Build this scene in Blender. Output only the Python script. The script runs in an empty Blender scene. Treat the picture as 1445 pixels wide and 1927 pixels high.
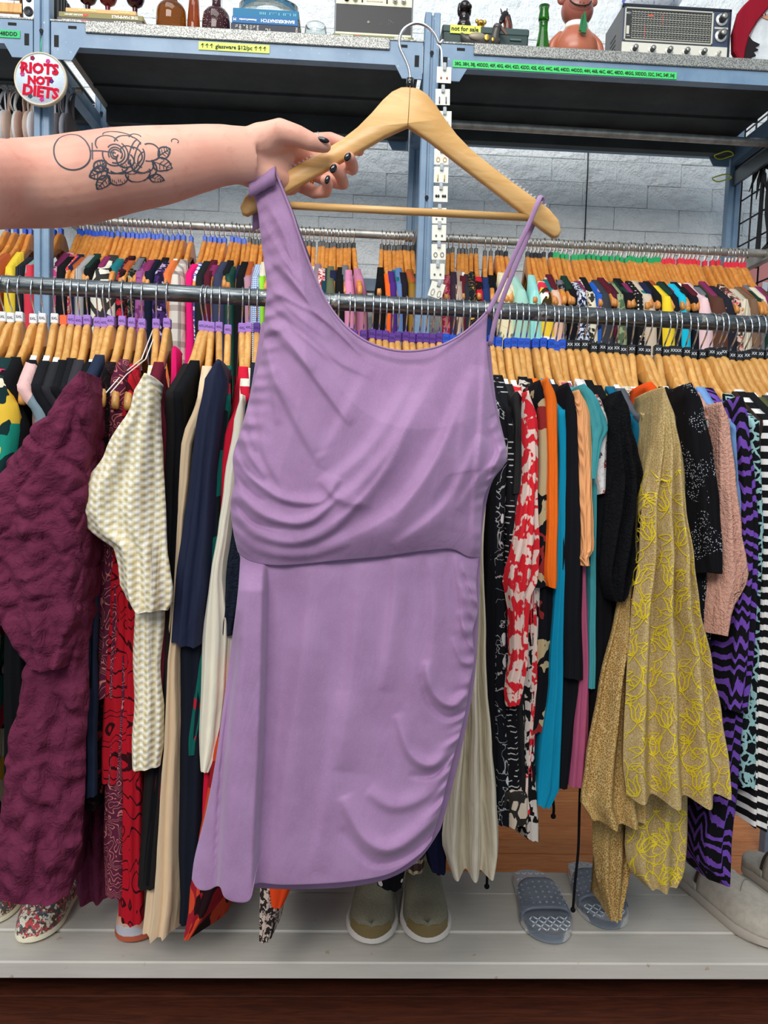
import bpy, math, random
from math import sin, cos, pi, radians, sqrt, atan2
from mathutils import Vector, Matrix, noise
rnd = random.Random(7)
scene = bpy.context.scene
COL = scene.collection
# ------------------------------------------------------------ camera, light, exposure
F = 1456.0; CX, CY = 722.5, 963.5
CAM = Vector((0, 0, 1.17))
cam_rot = Matrix.Rotation(radians(-2.6), 3, 'Z') @ Matrix.Rotation(radians(90 - 4.2), 3, 'X') @ Matrix.Rotation(radians(1.87), 3, 'Z')
cd = bpy.data.cameras.new('camera'); cam = bpy.data.objects.new('camera', cd); COL.objects.link(cam)
cam.matrix_world = Matrix.Translation(CAM) @ cam_rot.to_4x4()
cd.sensor_fit = 'VERTICAL'; cd.sensor_height = 24; cd.lens = F / 1927 * 24; cd.clip_start = .05
scene.camera = cam
scene.view_settings.view_transform = 'Standard'; scene.view_settings.look = 'None'
scene.view_settings.gamma = 1; scene.view_settings.use_curve_mapping = False
scene.view_settings.exposure = 0.0
w = bpy.data.worlds.new('world'); scene.world = w; w.use_nodes = True
w.node_tree.nodes['Background'].inputs[0].default_value = (.74, .88, 1, 1)
w.node_tree.nodes['Background'].inputs[1].default_value = .58
def area(name, loc, target, sx, sy, power, col):
    l = bpy.data.lights.new(name, 'AREA'); l.shape = 'RECTANGLE'; l.size = sx; l.size_y = sy; l.energy = power; l.color = col
    o = bpy.data.objects.new(name, l); COL.objects.link(o); o.location = loc
    o.rotation_euler = (Vector(target) - Vector(loc)).to_track_quat('-Z', 'Y').to_euler(); return o
area('skylight', (-.5, .5, 4.3), (-.1, 1.4, 1.2), 2.6, 1.4, 58, (1, .98, .95))
area('clerestory_window_light', (-1.1, -2.5, 4.0), (.1, 2, 1.2), 3.4, 1.6, 200, (1, .965, .92))

def P(px, py, Y):
    d = cam_rot @ Vector(((px - CX) / F, -(py - CY) / F, -1)); return CAM + d * (Y / d.y)
def G(px, py, Z):
    d = cam_rot @ Vector(((px - CX) / F, -(py - CY) / F, -1)); return CAM + d * ((Z - CAM.z) / d.z)

# ------------------------------------------------------------ helpers
def tag(o, label=None, cat=None, group=None, kind=None):
    if label: o['label'] = label
    if cat: o['category'] = cat
    if group: o['group'] = group
    if kind: o['kind'] = kind
    return o
def empty(name, loc=(0, 0, 0), rz=0, **k):
    o = bpy.data.objects.new(name, None); COL.objects.link(o); o.location = loc; o.rotation_euler.z = rz
    o.empty_display_size = .05; return tag(o, **k)
def place(me, name, parent=None, loc=None, rot=None):
    o = bpy.data.objects.new(name, me); COL.objects.link(o)
    if parent: o.parent = parent
    if loc is not None: o.location = loc
    if rot is not None: o.rotation_euler = rot
    return o
class MB:
    def __init__(s): s.v = []; s.f = []; s.m = []; s.M = Matrix.Identity(4); s.mi = 0
    def add(s, vs, fs):
        b = len(s.v); s.v += [tuple(s.M @ Vector(p)) for p in vs]
        for f in fs: s.f.append([b + i for i in f]); s.m.append(s.mi)
    def box(s, x0, x1, y0, y1, z0, z1):
        s.add([(x0,y0,z0),(x1,y0,z0),(x1,y1,z0),(x0,y1,z0),(x0,y0,z1),(x1,y0,z1),(x1,y1,z1),(x0,y1,z1)],
              [(0,3,2,1),(4,5,6,7),(0,1,5,4),(1,2,6,5),(2,3,7,6),(3,0,4,7)])
    def cbox(s, x0, x1, y0, y1, z0, z1, c=.002):      # box with chamfered long edges (12 edges through 3 rings)
        vs = []; fs = []
        for z, k in ((z0, c), (z0 + c, 0), (z1 - c, 0), (z1, c)):
            vs += [(x0+k+c*(k==0),y0+k,z),(x1-k-c*(k==0),y0+k,z),(x1-k,y0+k+c*(k==0),z),(x1-k,y1-k-c*(k==0),z),(x1-k-c*(k==0),y1-k,z),(x0+k+c*(k==0),y1-k,z),(x0+k,y1-k-c*(k==0),z),(x0+k,y0+k+c*(k==0),z)]
        for r in range(3):
            for i in range(8): fs.append((r*8+i, r*8+(i+1)%8, (r+1)*8+(i+1)%8, (r+1)*8+i))
        fs.append(tuple(range(7,-1,-1))); fs.append(tuple(range(24,32))); s.add(vs, fs)
    def tube(s, pts, r, n=8, cap=True, sq=(1, 1), up=None, rounded=False):
        pts = [Vector(p) for p in pts]; rr = list(r) if hasattr(r, '__len__') else [r] * len(pts)
        if len(rr) != len(pts):
            k_ = (len(rr)-1)/(len(pts)-1); rr = [rr[min(int(i*k_), len(rr)-2)]*(1 - (i*k_ - min(int(i*k_), len(rr)-2))) + rr[min(int(i*k_), len(rr)-2)+1]*(i*k_ - min(int(i*k_), len(rr)-2)) for i in range(len(pts))]
        if rounded:
            for end in (0, 1):
                a, b = (pts[0], pts[1]) if not end else (pts[-1], pts[-2]); R = rr[0] if not end else rr[-1]; d = (a - b).normalized()
                ex = [(a + d * R * sin(q), R * cos(q)) for q in (.5, 1.0, 1.4)]
                for p_, q_ in ex:
                    if end: pts.append(p_); rr.append(q_)
                    else: pts.insert(0, p_); rr.insert(0, q_)
        vs = []; fs = []; prev = Vector(up) if up is not None else None
        for i, p in enumerate(pts):
            t = (pts[min(i+1, len(pts)-1)] - pts[max(i-1, 0)]).normalized()
            if prev is None: prev = t.orthogonal().normalized()
            a = (prev - t * prev.dot(t)).normalized(); b = t.cross(a); prev = a
            for k in range(n):
                q = 2*pi*k/n; vs.append(p + a*cos(q)*rr[i]*sq[0] + b*sin(q)*rr[i]*sq[1])
        for i in range(len(pts)-1):
            for k in range(n): fs.append((i*n+k, i*n+(k+1)%n, (i+1)*n+(k+1)%n, (i+1)*n+k))
        if cap: fs.append(tuple(range(n-1,-1,-1))); fs.append(tuple(range((len(pts)-1)*n, len(pts)*n)))
        s.add(vs, fs)
    def lathe(s, prof, n=24, c=(0, 0, 0), sx=1, sy=1):
        vs = []; fs = []
        for r, z in prof:
            for k in range(n): vs.append((c[0]+r*cos(2*pi*k/n)*sx, c[1]+r*sin(2*pi*k/n)*sy, c[2]+z))
        for i in range(len(prof)-1):
            for k in range(n): fs.append((i*n+k, i*n+(k+1)%n, (i+1)*n+(k+1)%n, (i+1)*n+k))
        fs.append(tuple(range(n-1,-1,-1))); fs.append(tuple(range((len(prof)-1)*n, len(prof)*n))); s.add(vs, fs)
    def prism(s, poly, d0, d1, c=0):                  # poly in (x, z), thickness along y; c = edge chamfer
        n = len(poly); vs = []; fs = []
        if c:
            ins = []
            for i in range(n):
                a = Vector(poly[i-1]); b = Vector(poly[i]); e = Vector(poly[(i+1)%n])
                d1_ = (b-a).normalized(); d2_ = (e-b).normalized(); nn = Vector((-(d1_.y+d2_.y), d1_.x+d2_.x))
                if nn.length < 1e-6: nn = Vector((-d1_.y, d1_.x))
                nn.normalize(); ins.append(b + nn*c)
            sgn = sum(poly[i-1][0]*poly[i][1]-poly[i][0]*poly[i-1][1] for i in range(n))
            if sgn < 0: ins = [Vector(poly[i])*2 - ins[i] for i in range(n)]
            L = [(ins, d0), (poly, d0 + c), (poly, d1 - c), (ins, d1)]
        else: L = [(poly, d0), (poly, d1)]
        for pl, y in L: vs += [(p[0], y, p[1]) for p in pl]
        for r in range(len(L)-1):
            for i in range(n): fs.append((r*n+i, r*n+(i+1)%n, (r+1)*n+(i+1)%n, (r+1)*n+i))
        fs.append(tuple(range(n-1,-1,-1))); fs.append(tuple(range((len(L)-1)*n, len(L)*n))); s.add(vs, fs)
    def sphere(s, c, rx, ry=None, rz=None, n=14, m=9):
        ry = ry or rx; rz = rz or rx; vs = []; fs = []
        for i in range(m+1):
            a = pi*(i+.02)/(m+.04)
            for k in range(n): b = 2*pi*k/n; vs.append((c[0]+rx*sin(a)*cos(b), c[1]+ry*sin(a)*sin(b), c[2]+rz*cos(a)))
        for i in range(m):
            for k in range(n): fs.append((i*n+k, (i+1)*n+k, (i+1)*n+(k+1)%n, i*n+(k+1)%n))
        s.add(vs, fs)
    def mesh(s, name, mats, smooth=True):
        me = bpy.data.meshes.new(name); me.from_pydata(s.v, [], s.f)
        for m in (mats if isinstance(mats, (list, tuple)) else [mats]): me.materials.append(m)
        if any(s.m): me.polygons.foreach_set('material_index', s.m)
        me.polygons.foreach_set('use_smooth', [smooth] * len(s.f))
        me.update(); return me
    def obj(s, name, mats, parent=None, smooth=True, loc=None, rot=None):
        me = s.mesh(name, mats, smooth)
        if smooth == 1 and smooth is not True: pass
        return place(me, name, parent, loc, rot)
def flatsmooth(me, ang=35):
    try: me.set_sharp_from_angle(angle=radians(ang))
    except Exception: pass
    return me
def text_mesh(body, size, mat, off=0.0, depth=.0003, align='LEFT', shear=0):
    c = bpy.data.curves.new('t', 'FONT'); c.body = body; c.size = size; c.offset = off; c.extrude = depth; c.align_x = align; c.shear = shear
    c.resolution_u = 2
    o = bpy.data.objects.new('t', c); me = bpy.data.meshes.new_from_object(o); me.materials.clear(); me.materials.append(mat)
    bpy.data.objects.remove(o); bpy.data.curves.remove(c); return me
def text(name, body, size, mat, loc, rot, parent, scale=(1, 1, 1), **k):
    o = place(text_mesh(body, size, mat, **k), name, parent, loc, rot); o.scale = scale; return o

# ------------------------------------------------------------ materials
def lin(c): return tuple(((x/255) / 12.92 if x/255 <= .04045 else ((x/255 + .055) / 1.055) ** 2.4) for x in c[:3]) + (1,)
class N:
    def __init__(s, name):
        s.m = bpy.data.materials.new(name); s.m.use_nodes = True; s.t = s.m.node_tree; s.b = s.t.nodes['Principled BSDF']
        s.co = None
    def n(s, ty, **k):
        o = s.t.nodes.new(ty)
        for a, v in k.items(): setattr(o, a, v)
        return o
    def l(s, a, b): s.t.links.new(a, b)
    def coord(s, sc=(1, 1, 1), rnd_=False):
        tc = s.n('ShaderNodeTexCoord'); mp = s.n('ShaderNodeMapping'); mp.inputs['Scale'].default_value = sc if hasattr(sc, '__len__') else (sc,)*3
        s.l(tc.outputs['Object'], mp.inputs[0]); return mp.outputs[0]
    def math(s, op, a, b=None, c=None):
        o = s.n('ShaderNodeMath', operation=op)
        for i, x in enumerate((a, b, c)):
            if x is None: continue
            if isinstance(x, (int, float)): o.inputs[i].default_value = x
            else: s.l(x, o.inputs[i])
        return o.outputs[0]
    def noise(s, co, scale, detail=2, rough=.5, dist=0):
        o = s.n('ShaderNodeTexNoise'); s.l(co, o.inputs['Vector']); o.inputs['Scale'].default_value = scale
        o.inputs['Detail'].default_value = detail; o.inputs['Roughness'].default_value = rough; o.inputs['Distortion'].default_value = dist; return o
    def vor(s, co, scale, feat='F1', rand=1):
        o = s.n('ShaderNodeTexVoronoi', feature=feat); s.l(co, o.inputs['Vector']); o.inputs['Scale'].default_value = scale
        o.inputs['Randomness'].default_value = rand; return o
    def mix(s, fac, a, b):
        o = s.n('ShaderNodeMix', data_type='RGBA')
        for i, x in ((0, fac), (6, a), (7, b)):
            if isinstance(x, (int, float)): o.inputs[i].default_value = x
            elif isinstance(x, tuple): o.inputs[i].default_value = x
            else: s.l(x, o.inputs[i])
        return o.outputs[2]
    def bump(s, h, strength=.4, dist=.002, nrm=None):
        o = s.n('ShaderNodeBump'); o.inputs['Strength'].default_value = strength; o.inputs['Distance'].default_value = dist; s.l(h, o.inputs['Height'])
        if nrm: s.l(nrm, o.inputs['Normal'])
        return o.outputs[0]
    def sstep(s, x, lo, hi):
        o = s.n('ShaderNodeMapRange', interpolation_type='SMOOTHSTEP'); s.l(x, o.inputs[0]); o.inputs[1].default_value = lo; o.inputs[2].default_value = hi; return o.outputs[0]
    def warp(s, co, amt, scale):
        nz = s.noise(co, scale, 2); v = s.n('ShaderNodeVectorMath', operation='MULTIPLY_ADD'); s.l(nz.outputs['Color'], v.inputs[0])
        v.inputs[1].default_value = (amt,)*3; s.l(co, v.inputs[2]); return v.outputs[0]
    def fin(s, col, rough=.85, nrm=None, metal=0, spec=.3, sheen=0, **k):
        b = s.b
        if isinstance(col, tuple): b.inputs['Base Color'].default_value = col
        else: s.l(col, b.inputs['Base Color'])
        if isinstance(rough, (int, float)): b.inputs['Roughness'].default_value = rough
        else: s.l(rough, b.inputs['Roughness'])
        b.inputs['Metallic'].default_value = metal; b.inputs['Specular IOR Level'].default_value = spec
        b.inputs['Sheen Weight'].default_value = sheen
        for a, v in k.items(): b.inputs[a].default_value = v
        if nrm: s.l(nrm, b.inputs['Normal'])
        return s.m
_mc = {}
def plain(c, rough=.8, metal=0, spec=.35, bump=0, bs=60, name='plain', var=0, **k):
    key = ('p', tuple(c), rough, metal, spec, bump, bs, var, tuple(k.items()))
    if key in _mc: return _mc[key]
    n = N(name); co = n.coord(); nz = n.noise(co, bs, 4, .6)
    col = n.mix(n.sstep(nz.outputs[0], .3, .7), lin(c), lin([x*(1-var) for x in c])) if var else lin(c)
    _mc[key] = n.fin(col, rough, n.bump(nz.outputs[0], bump, .003) if bump else None, metal, spec, **k); return _mc[key]
def fabric(kind, c, *cs, s=1.0, rough=.9, sheen=.0, wr=.35, name='fabric', **k):
    """cloth: c base colour, cs print colours, s print scale; kind chooses the print"""
    key = ('f', kind, tuple(c), tuple(map(tuple, cs)), s, rough, sheen, wr)
    if key in _mc: return _mc[key]
    n = N(name + '_' + kind); oi = n.n('ShaderNodeObjectInfo'); tc = n.n('ShaderNodeTexCoord')
    v = n.n('ShaderNodeVectorMath', operation='ADD'); n.l(tc.outputs['Object'], v.inputs[0])
    n.l(oi.outputs['Location'], v.inputs[1]); co = v.outputs[0]
    sep = n.n('ShaderNodeSeparateXYZ'); n.l(co, sep.inputs[0]); X, Y, Z = sep.outputs
    H = n.math('ADD', X, n.math('MULTIPLY', Y, .8 if kind != 'gingham' else 0)); b = lin(c); C = [lin(q) for q in cs]; col = b; extra = None
    if kind == 'floral':
        wc = n.warp(co, .02, 28/s); vo = n.vor(wc, 26/s); m1 = n.math('LESS_THAN', vo.outputs['Distance'], .36)
        vc = n.n('ShaderNodeSeparateColor'); n.l(vo.outputs['Color'], vc.inputs[0])
        pick = n.math('GREATER_THAN', vc.outputs[0], .42); m1 = n.math('MULTIPLY', m1, pick)
        pc = C[0]
        if len(C) > 1: pc = n.mix(n.math('GREATER_THAN', vc.outputs[1], .5), C[0], C[1])
        if len(C) > 2: pc = n.mix(n.math('GREATER_THAN', vc.outputs[2], .66), pc, C[2])
        nz = n.noise(co, 120/s, 2); m2 = n.sstep(nz.outputs[0], .36, .44); m1 = n.math('MULTIPLY', m1, m2)
        nv = n.noise(co, 34/s, 2, .5, 1.2); vine = n.math('LESS_THAN', n.math('ABSOLUTE', n.math('SUBTRACT', nv.outputs[0], .5)), .012)
        col = n.mix(vine, b, n.mix(.6, b, C[-1])); col = n.mix(m1, col, pc)
    elif kind == 'big':                                # large painterly patches
        wc = n.warp(co, .05, 14/s); vo = n.vor(wc, 15/s); vc = n.n('ShaderNodeSeparateColor'); n.l(vo.outputs['Color'], vc.inputs[0]); col = b
        for i, q in enumerate(C): col = n.mix(n.math('GREATER_THAN', vc.outputs[i % 3], .55 + .08*i), col, q)
    elif kind == 'blot':                               # two-tone animal / ikat blots
        nz = n.noise(n.warp(co, .02, 30/s), 38/s, 2, .6); col = n.mix(n.sstep(nz.outputs[0], .49, .52), b, C[0])
        if len(C) > 1: nz2 = n.noise(co, 70/s, 1); col = n.mix(n.sstep(nz2.outputs[0], .58, .61), col, C[1])
    elif kind == 'cells':
        vo = n.vor(n.warp(co, .012, 30/s), 24/s, 'DISTANCE_TO_EDGE'); col = n.mix(n.math('LESS_THAN', vo.outputs['Distance'], k.get('w', .1)), b, C[0])
    elif kind == 'crackle':
        vo = n.vor(n.warp(co, .004, 150/s), 170/s, 'DISTANCE_TO_EDGE'); nz = n.noise(co, 6, 2)
        col = n.mix(n.math('LESS_THAN', vo.outputs['Distance'], .09), n.mix(n.sstep(nz.outputs[0], .42, .62), b, C[1]), C[0])
    elif kind == 'dots':
        vo = n.vor(co, 36/s, 'F1', .25); col = n.mix(n.math('LESS_THAN', vo.outputs['Distance'], .28), b, C[0])
    elif kind == 'stripe':
        col = n.mix(n.math('GREATER_THAN', n.math('SINE', n.math('MULTIPLY', Z, 2*pi*38/s)), k.get('th', 0)), b, C[0])
    elif kind == 'pin':
        st = n.math('GREATER_THAN', n.math('SINE', n.math('MULTIPLY', Z, 2*pi*90/s)), .8); nz = n.noise(co, 60, 0)
        col = n.mix(n.math('MULTIPLY', st, n.math('GREATER_THAN', nz.outputs[0], .5)), b, C[0])
    elif kind == 'vstripe':
        col = n.mix(n.math('GREATER_THAN', n.math('SINE', n.math('MULTIPLY', H, 2*pi*140/s)), .2), b, C[0])
    elif kind == 'gingham':
        a_ = n.math('GREATER_THAN', n.math('SINE', n.math('MULTIPLY', Z, 2*pi*90/s)), 0); b_ = n.math('GREATER_THAN', n.math('SINE', n.math('MULTIPLY', H, 2*pi*90/s)), 0)
        sm = n.math('MULTIPLY', n.math('ADD', a_, b_), .5); col = n.mix(sm, b, C[0])
        extra = n.math('MULTIPLY', n.math('SINE', n.math('MULTIPLY', Z, 2*pi*90/s)), n.math('SINE', n.math('MULTIPLY', H, 2*pi*60/s)))
    elif kind == 'plaid':
        a_ = n.math('GREATER_THAN', n.math('SINE', n.math('MULTIPLY', Z, 2*pi*22/s)), .5); b_ = n.math('GREATER_THAN', n.math('SINE', n.math('MULTIPLY', H, 2*pi*30/s)), .5)
        col = n.mix(n.math('MULTIPLY', a_, .7), b, C[0]); col = n.mix(n.math('MULTIPLY', b_, .6), col, C[-1])
    elif kind == 'zebra':
        wv = n.noise(co, 14/s, 1); ph = n.math('ADD', n.math('MULTIPLY', Z, 2*pi*36/s), n.math('MULTIPLY', wv.outputs[0], 14))
        ph = n.math('ADD', ph, n.math('MULTIPLY', n.math('PINGPONG', H, .02), 260)); nz = n.noise(co, 160, 1)
        col = n.mix(n.math('GREATER_THAN', n.math('ADD', n.math('SINE', ph), n.math('MULTIPLY', nz.outputs[0], 1.2)), k.get('th', .9)), b, C[0])
    elif kind == 'lines':
        nz = n.noise(co, 22/s, 1, .4, .8); fr = n.math('FRACT', n.math('MULTIPLY', nz.outputs[0], 12)); col = n.mix(n.math('LESS_THAN', fr, .16), b, C[0])
    elif kind == 'sequin':
        vo = n.vor(co, 260/s); nz = n.noise(co, 16/s, 2); m = n.math('MULTIPLY', n.math('LESS_THAN', vo.outputs['Distance'], .3), n.math('GREATER_THAN', nz.outputs[0], k.get('th', .52)))
        col = n.mix(m, b, C[0])
    elif kind == 'rib':
        extra = n.math('SINE', n.math('MULTIPLY', H, 2*pi*260/s))
    fine = n.noise(co, 500, 2); mp = n.n('ShaderNodeMapping'); mp.inputs['Scale'].default_value = (1, 1, .28); n.l(co, mp.inputs[0])
    wrk = n.noise(mp.outputs[0], 16, 3, .55, .6)
    mott = n.noise(co, 9, 3, .6); col = n.mix(n.math('MULTIPLY', mott.outputs[0], .12), col, tuple(x*.55 for x in b[:3]) + (1,))
    nr = n.bump(fine.outputs[0], .25, .0006); nr = n.bump(wrk.outputs[0], wr, .02, nr)
    if kind == 'pucker':
        vo = n.vor(n.warp(co, .02, 24), 30/s, 'SMOOTH_F1'); nr = n.bump(vo.outputs['Distance'], .8, -.02, nr)
        st = n.noise(n.warp(co, .05, 9), 60, 2, .5, 2); nr = n.bump(st.outputs[0], .55, .006, nr)
    if kind == 'lace':
        nz = n.noise(co, 90, 3, .7, 1.5); nr = n.bump(nz.outputs[0], .9, .01, nr)
    if kind == 'gauze':
        nz = n.noise(co, 130, 2, .7, .5); nr = n.bump(nz.outputs[0], .8, .006, nr)
    if extra is not None: nr = n.bump(extra, .6, .0012 if kind != 'gingham' else .0014, nr)
    _mc[key] = n.fin(col, rough, nr, 0, .3 if rough < .8 else .14, sheen); return _mc[key]
def wood(c1, c2, sc=(14, 14, 3), rough=.4, name='wood', spec=.45, var=.25):
    n = N(name); oi = n.n('ShaderNodeObjectInfo'); co = n.coord(sc); v = n.n('ShaderNodeVectorMath', operation='ADD'); n.l(co, v.inputs[0])
    cb = n.n('ShaderNodeCombineXYZ')
    for i in range(3): n.l(n.math('MULTIPLY', oi.outputs['Random'], 37.0 + i*11), cb.inputs[i])
    n.l(cb.outputs[0], v.inputs[1]); nz = n.noise(v.outputs[0], 3.2, 5, .6, 1.6); f = n.sstep(nz.outputs[0], .32, .68)
    col = n.mix(f, lin(c1), lin(c2)); col = n.mix(n.math('MULTIPLY', oi.outputs['Random'], var), col, tuple(x*.45 for x in lin(c2)[:3]) + (1,))
    return n.fin(col, rough, n.bump(nz.outputs[0], .12, .002), 0, spec)
HWOOD = wood((222, 172, 100), (200, 142, 70), rough=.32, name='varnished_beech', var=.3)
HWOOD_B = wood((226, 156, 78), (204, 126, 54), rough=.35, name='orange_beech', var=.3)
HELDWOOD = wood((219, 174, 112), (205, 156, 92), sc=(3, 14, 14), rough=.35, name='held_beech', var=.0)
CHROME = plain((205, 205, 208), .16, 1, .5, name='chrome')
STEEL = plain((186, 184, 176), .42, .55, .5, bump=.05, bs=30, name='rail_steel', var=.2)
def pipe_mat():
    n = N('worn_pipe'); co = n.coord((6, 60, 60)); nz = n.noise(co, 3, 5, .7); nz2 = n.noise(n.coord(), 40, 3, .6)
    col = n.mix(n.sstep(nz.outputs[0], .35, .7), lin((70, 76, 80)), lin((128, 134, 136))); col = n.mix(n.sstep(nz2.outputs[0], .62, .7), col, lin((176, 176, 168)))
    return n.fin(col, n.math('ADD', n.math('MULTIPLY', nz2.outputs[0], .3), .2), n.bump(nz2.outputs[0], .2, .001), .75, .5)
PIPE = pipe_mat()
def paint_steel():
    n = N('blue_grey_painted_steel'); co = n.coord(); nz = n.noise(co, 9, 4, .6); nz2 = n.noise(co, 70, 3, .6)
    col = n.mix(n.sstep(nz.outputs[0], .35, .7), lin((104, 132, 160)), lin((124, 150, 174))); col = n.mix(n.sstep(nz2.outputs[0], .7, .74), col, lin((190, 200, 205)))
    return n.fin(col, .38, n.bump(nz2.outputs[0], .06, .001), 0, .5)
BLUE = paint_steel()
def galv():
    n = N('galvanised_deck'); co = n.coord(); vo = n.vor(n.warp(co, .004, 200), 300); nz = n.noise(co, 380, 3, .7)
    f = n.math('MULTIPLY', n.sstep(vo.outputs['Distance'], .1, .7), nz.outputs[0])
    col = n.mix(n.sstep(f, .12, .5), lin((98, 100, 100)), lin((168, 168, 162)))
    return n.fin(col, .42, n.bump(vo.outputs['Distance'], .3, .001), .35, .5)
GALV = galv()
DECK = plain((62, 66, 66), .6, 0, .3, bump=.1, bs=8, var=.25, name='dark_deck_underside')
def brick_mat():
    n = N('painted_brick'); co = n.coord(); nz = n.noise(co, 12, 5, .65); nz2 = n.noise(co, 55, 4, .7); vo = n.noise(co, 4, 3)
    col = n.mix(n.sstep(nz.outputs[0], .3, .7), lin((238, 241, 241)), lin((222, 228, 230))); col = n.mix(n.sstep(nz2.outputs[0], .7, .78), col, lin((158, 150, 140)))
    nr = n.bump(nz2.outputs[0], .5, .006); nr = n.bump(nz.outputs[0], .9, .03, nr)
    return n.fin(col, .6, nr, 0, .35)
BRICK = brick_mat()
def glass(c, name='glass', rough=.03, trans=1.0, ior=1.45):
    n = N(name); return n.fin(lin(c), rough, None, 0, .5, **{'Transmission Weight': trans, 'IOR': ior})
def gloss(c, r=.15, **k): return plain(c, r, 0, .5, **k)
WHITE = plain((240, 238, 232), .5, name='white'); BLACK = plain((18, 18, 20), .5, name='black'); BLKGLOSS = plain((14, 13, 14), .08, 0, .6, name='black_gloss')
INK = plain((24, 30, 34), .7, name='ink')
# ------------------------------------------------------------ the room
m = MB(); m.box(-2.6, 3.4, 2.862, 3.0, 0, 3.5)
wall = m.obj('wall_back', BRICK, smooth=False); tag(wall, kind='structure')
bm_ = []
for k in range(6):
    m = MB(); m.cbox(-.1186, .1186, 0, .02, 0, .0802, .0012 + .0005*(k % 3)); me = m.mesh('brick', BRICK, False); bm_.append(me)
for r in range(16):
    for c in range(13):
        x = -1.45 + .2385*c + (.12 if r % 2 else 0)
        o = place(bm_[rnd.randrange(6)], 'brick', wall, (x + rnd.uniform(-.002, .002), 2.8555 + rnd.uniform(-.0008, .0008), 1.45 + .081*r + rnd.uniform(-.001, .001)))
        o.rotation_euler = (rnd.uniform(-.006, .006), rnd.uniform(-.004, .004), rnd.uniform(-.004, .004))
m = MB(); m.box(-2.6, 3.4, -1.0, 3.0, -.1, -.02); floor = m.obj('floor', plain((40, 20, 12), .7, name='subfloor'), smooth=False); tag(floor, kind='structure')
BOARDS_LIT = wood((240, 154, 84), (218, 122, 56), (2.2, 22, 22), .35, 'lit_orange_floor_boards', var=.35)  # orange boards behind the platform, brightened in colour to look lit
BOARDS_SHADED = wood((92, 42, 22), (64, 28, 14), (2.2, 22, 22), .6, 'shaded_floor_boards', var=.25)  # same floor further forward, its shade painted in as a dark brown
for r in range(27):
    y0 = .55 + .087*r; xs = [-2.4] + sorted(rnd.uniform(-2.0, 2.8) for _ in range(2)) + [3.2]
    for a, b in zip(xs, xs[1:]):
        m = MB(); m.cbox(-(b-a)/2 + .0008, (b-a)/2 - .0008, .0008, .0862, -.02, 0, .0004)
        m.obj('plank', BOARDS_SHADED if y0 < 1.80 else BOARDS_LIT, floor, False, ((a+b)/2, y0, rnd.uniform(-.0006, .0006)))
# ------------------------------------------------------------ white shoe platform
pw = N('worn_white_paint'); co = pw.coord((3, 30, 30)); nz = pw.noise(co, 3, 4, .6); nz2 = pw.noise(pw.coord(), 30, 3, .7)
PAINT = pw.fin(pw.mix(pw.sstep(nz2.outputs[0], .66, .76), pw.mix(nz.outputs[0], lin((206, 200, 190)), lin((186, 181, 172))), lin((170, 152, 130))), .5, pw.bump(nz.outputs[0], .2, .002), 0, .4)
ZP = .12
plat = empty('shoe_platform', (0, 1.7, 0), label='low white painted plank platform under the clothes, carrying the shoes', cat='platform')
for (a, b, dz) in ((1.53, 1.628, 0), (1.632, 1.781, .003), (1.785, 1.885, .001)):
    m = MB(); m.cbox(-2.0, 2.6, a - 1.7, b - 1.7, ZP - .037, ZP + dz, .003); m.obj('plank', PAINT, plat, False)
m = MB()
m.box(-1.9, 2.5, .0, .03, 0, ZP - .037); m.box(-1.9, 2.5, .12, .15, 0, ZP - .037)
m.obj('support', plain((50, 28, 18), .7), plat, False)
# ------------------------------------------------------------ blue-grey shelving with three bays
YF, YB = 2.2, 2.7
XP = [P(79, 300, YF).x, P(804, 330, YF).x, 1.30]
XL = XP[0] - 1.08; XALL = [XL] + XP
ZB0 = P(722, 121, YF).z; ZB1 = ZB0 + .045; ZT = ZB1 + .022       # beam bottom, beam top, deck top
shelf = empty('steel_shelving', (0, 2.45, 0), label='blue-grey steel storage shelving with galvanised decks along the white brick wall', cat='shelving')
HOLE = plain((12, 14, 16), .7, name='dark_hole')
def sp(name, m, mats, smooth=False): o = m.obj(name, mats, shelf, smooth); return o
for i, x in enumerate(XALL):
    for y, nm in ((YF, 1), (YB, 0)):
        m = MB(); M0 = m; m.M = Matrix.Translation((x, y - 2.45, 0))
        m.cbox(-.021, -.003, -.004, .03, 0, ZT + .075, .002); m.cbox(.003, .021, -.004, .03, 0, ZT + .075, .002); m.box(-.004, .004, .003, .02, 0, ZT + .07)
        m.mi = 1
        for z in (ZB0 + .035, ZB0 + .6, ZB0 - .35, 1.2, .8): m.M = Matrix.Translation((x, y - 2.45, z)); m.tube([(0, -.0055, 0), (0, -.004, 0)], .0055, 10)
        o = sp('post', m, [BLUE, HOLE])
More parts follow.
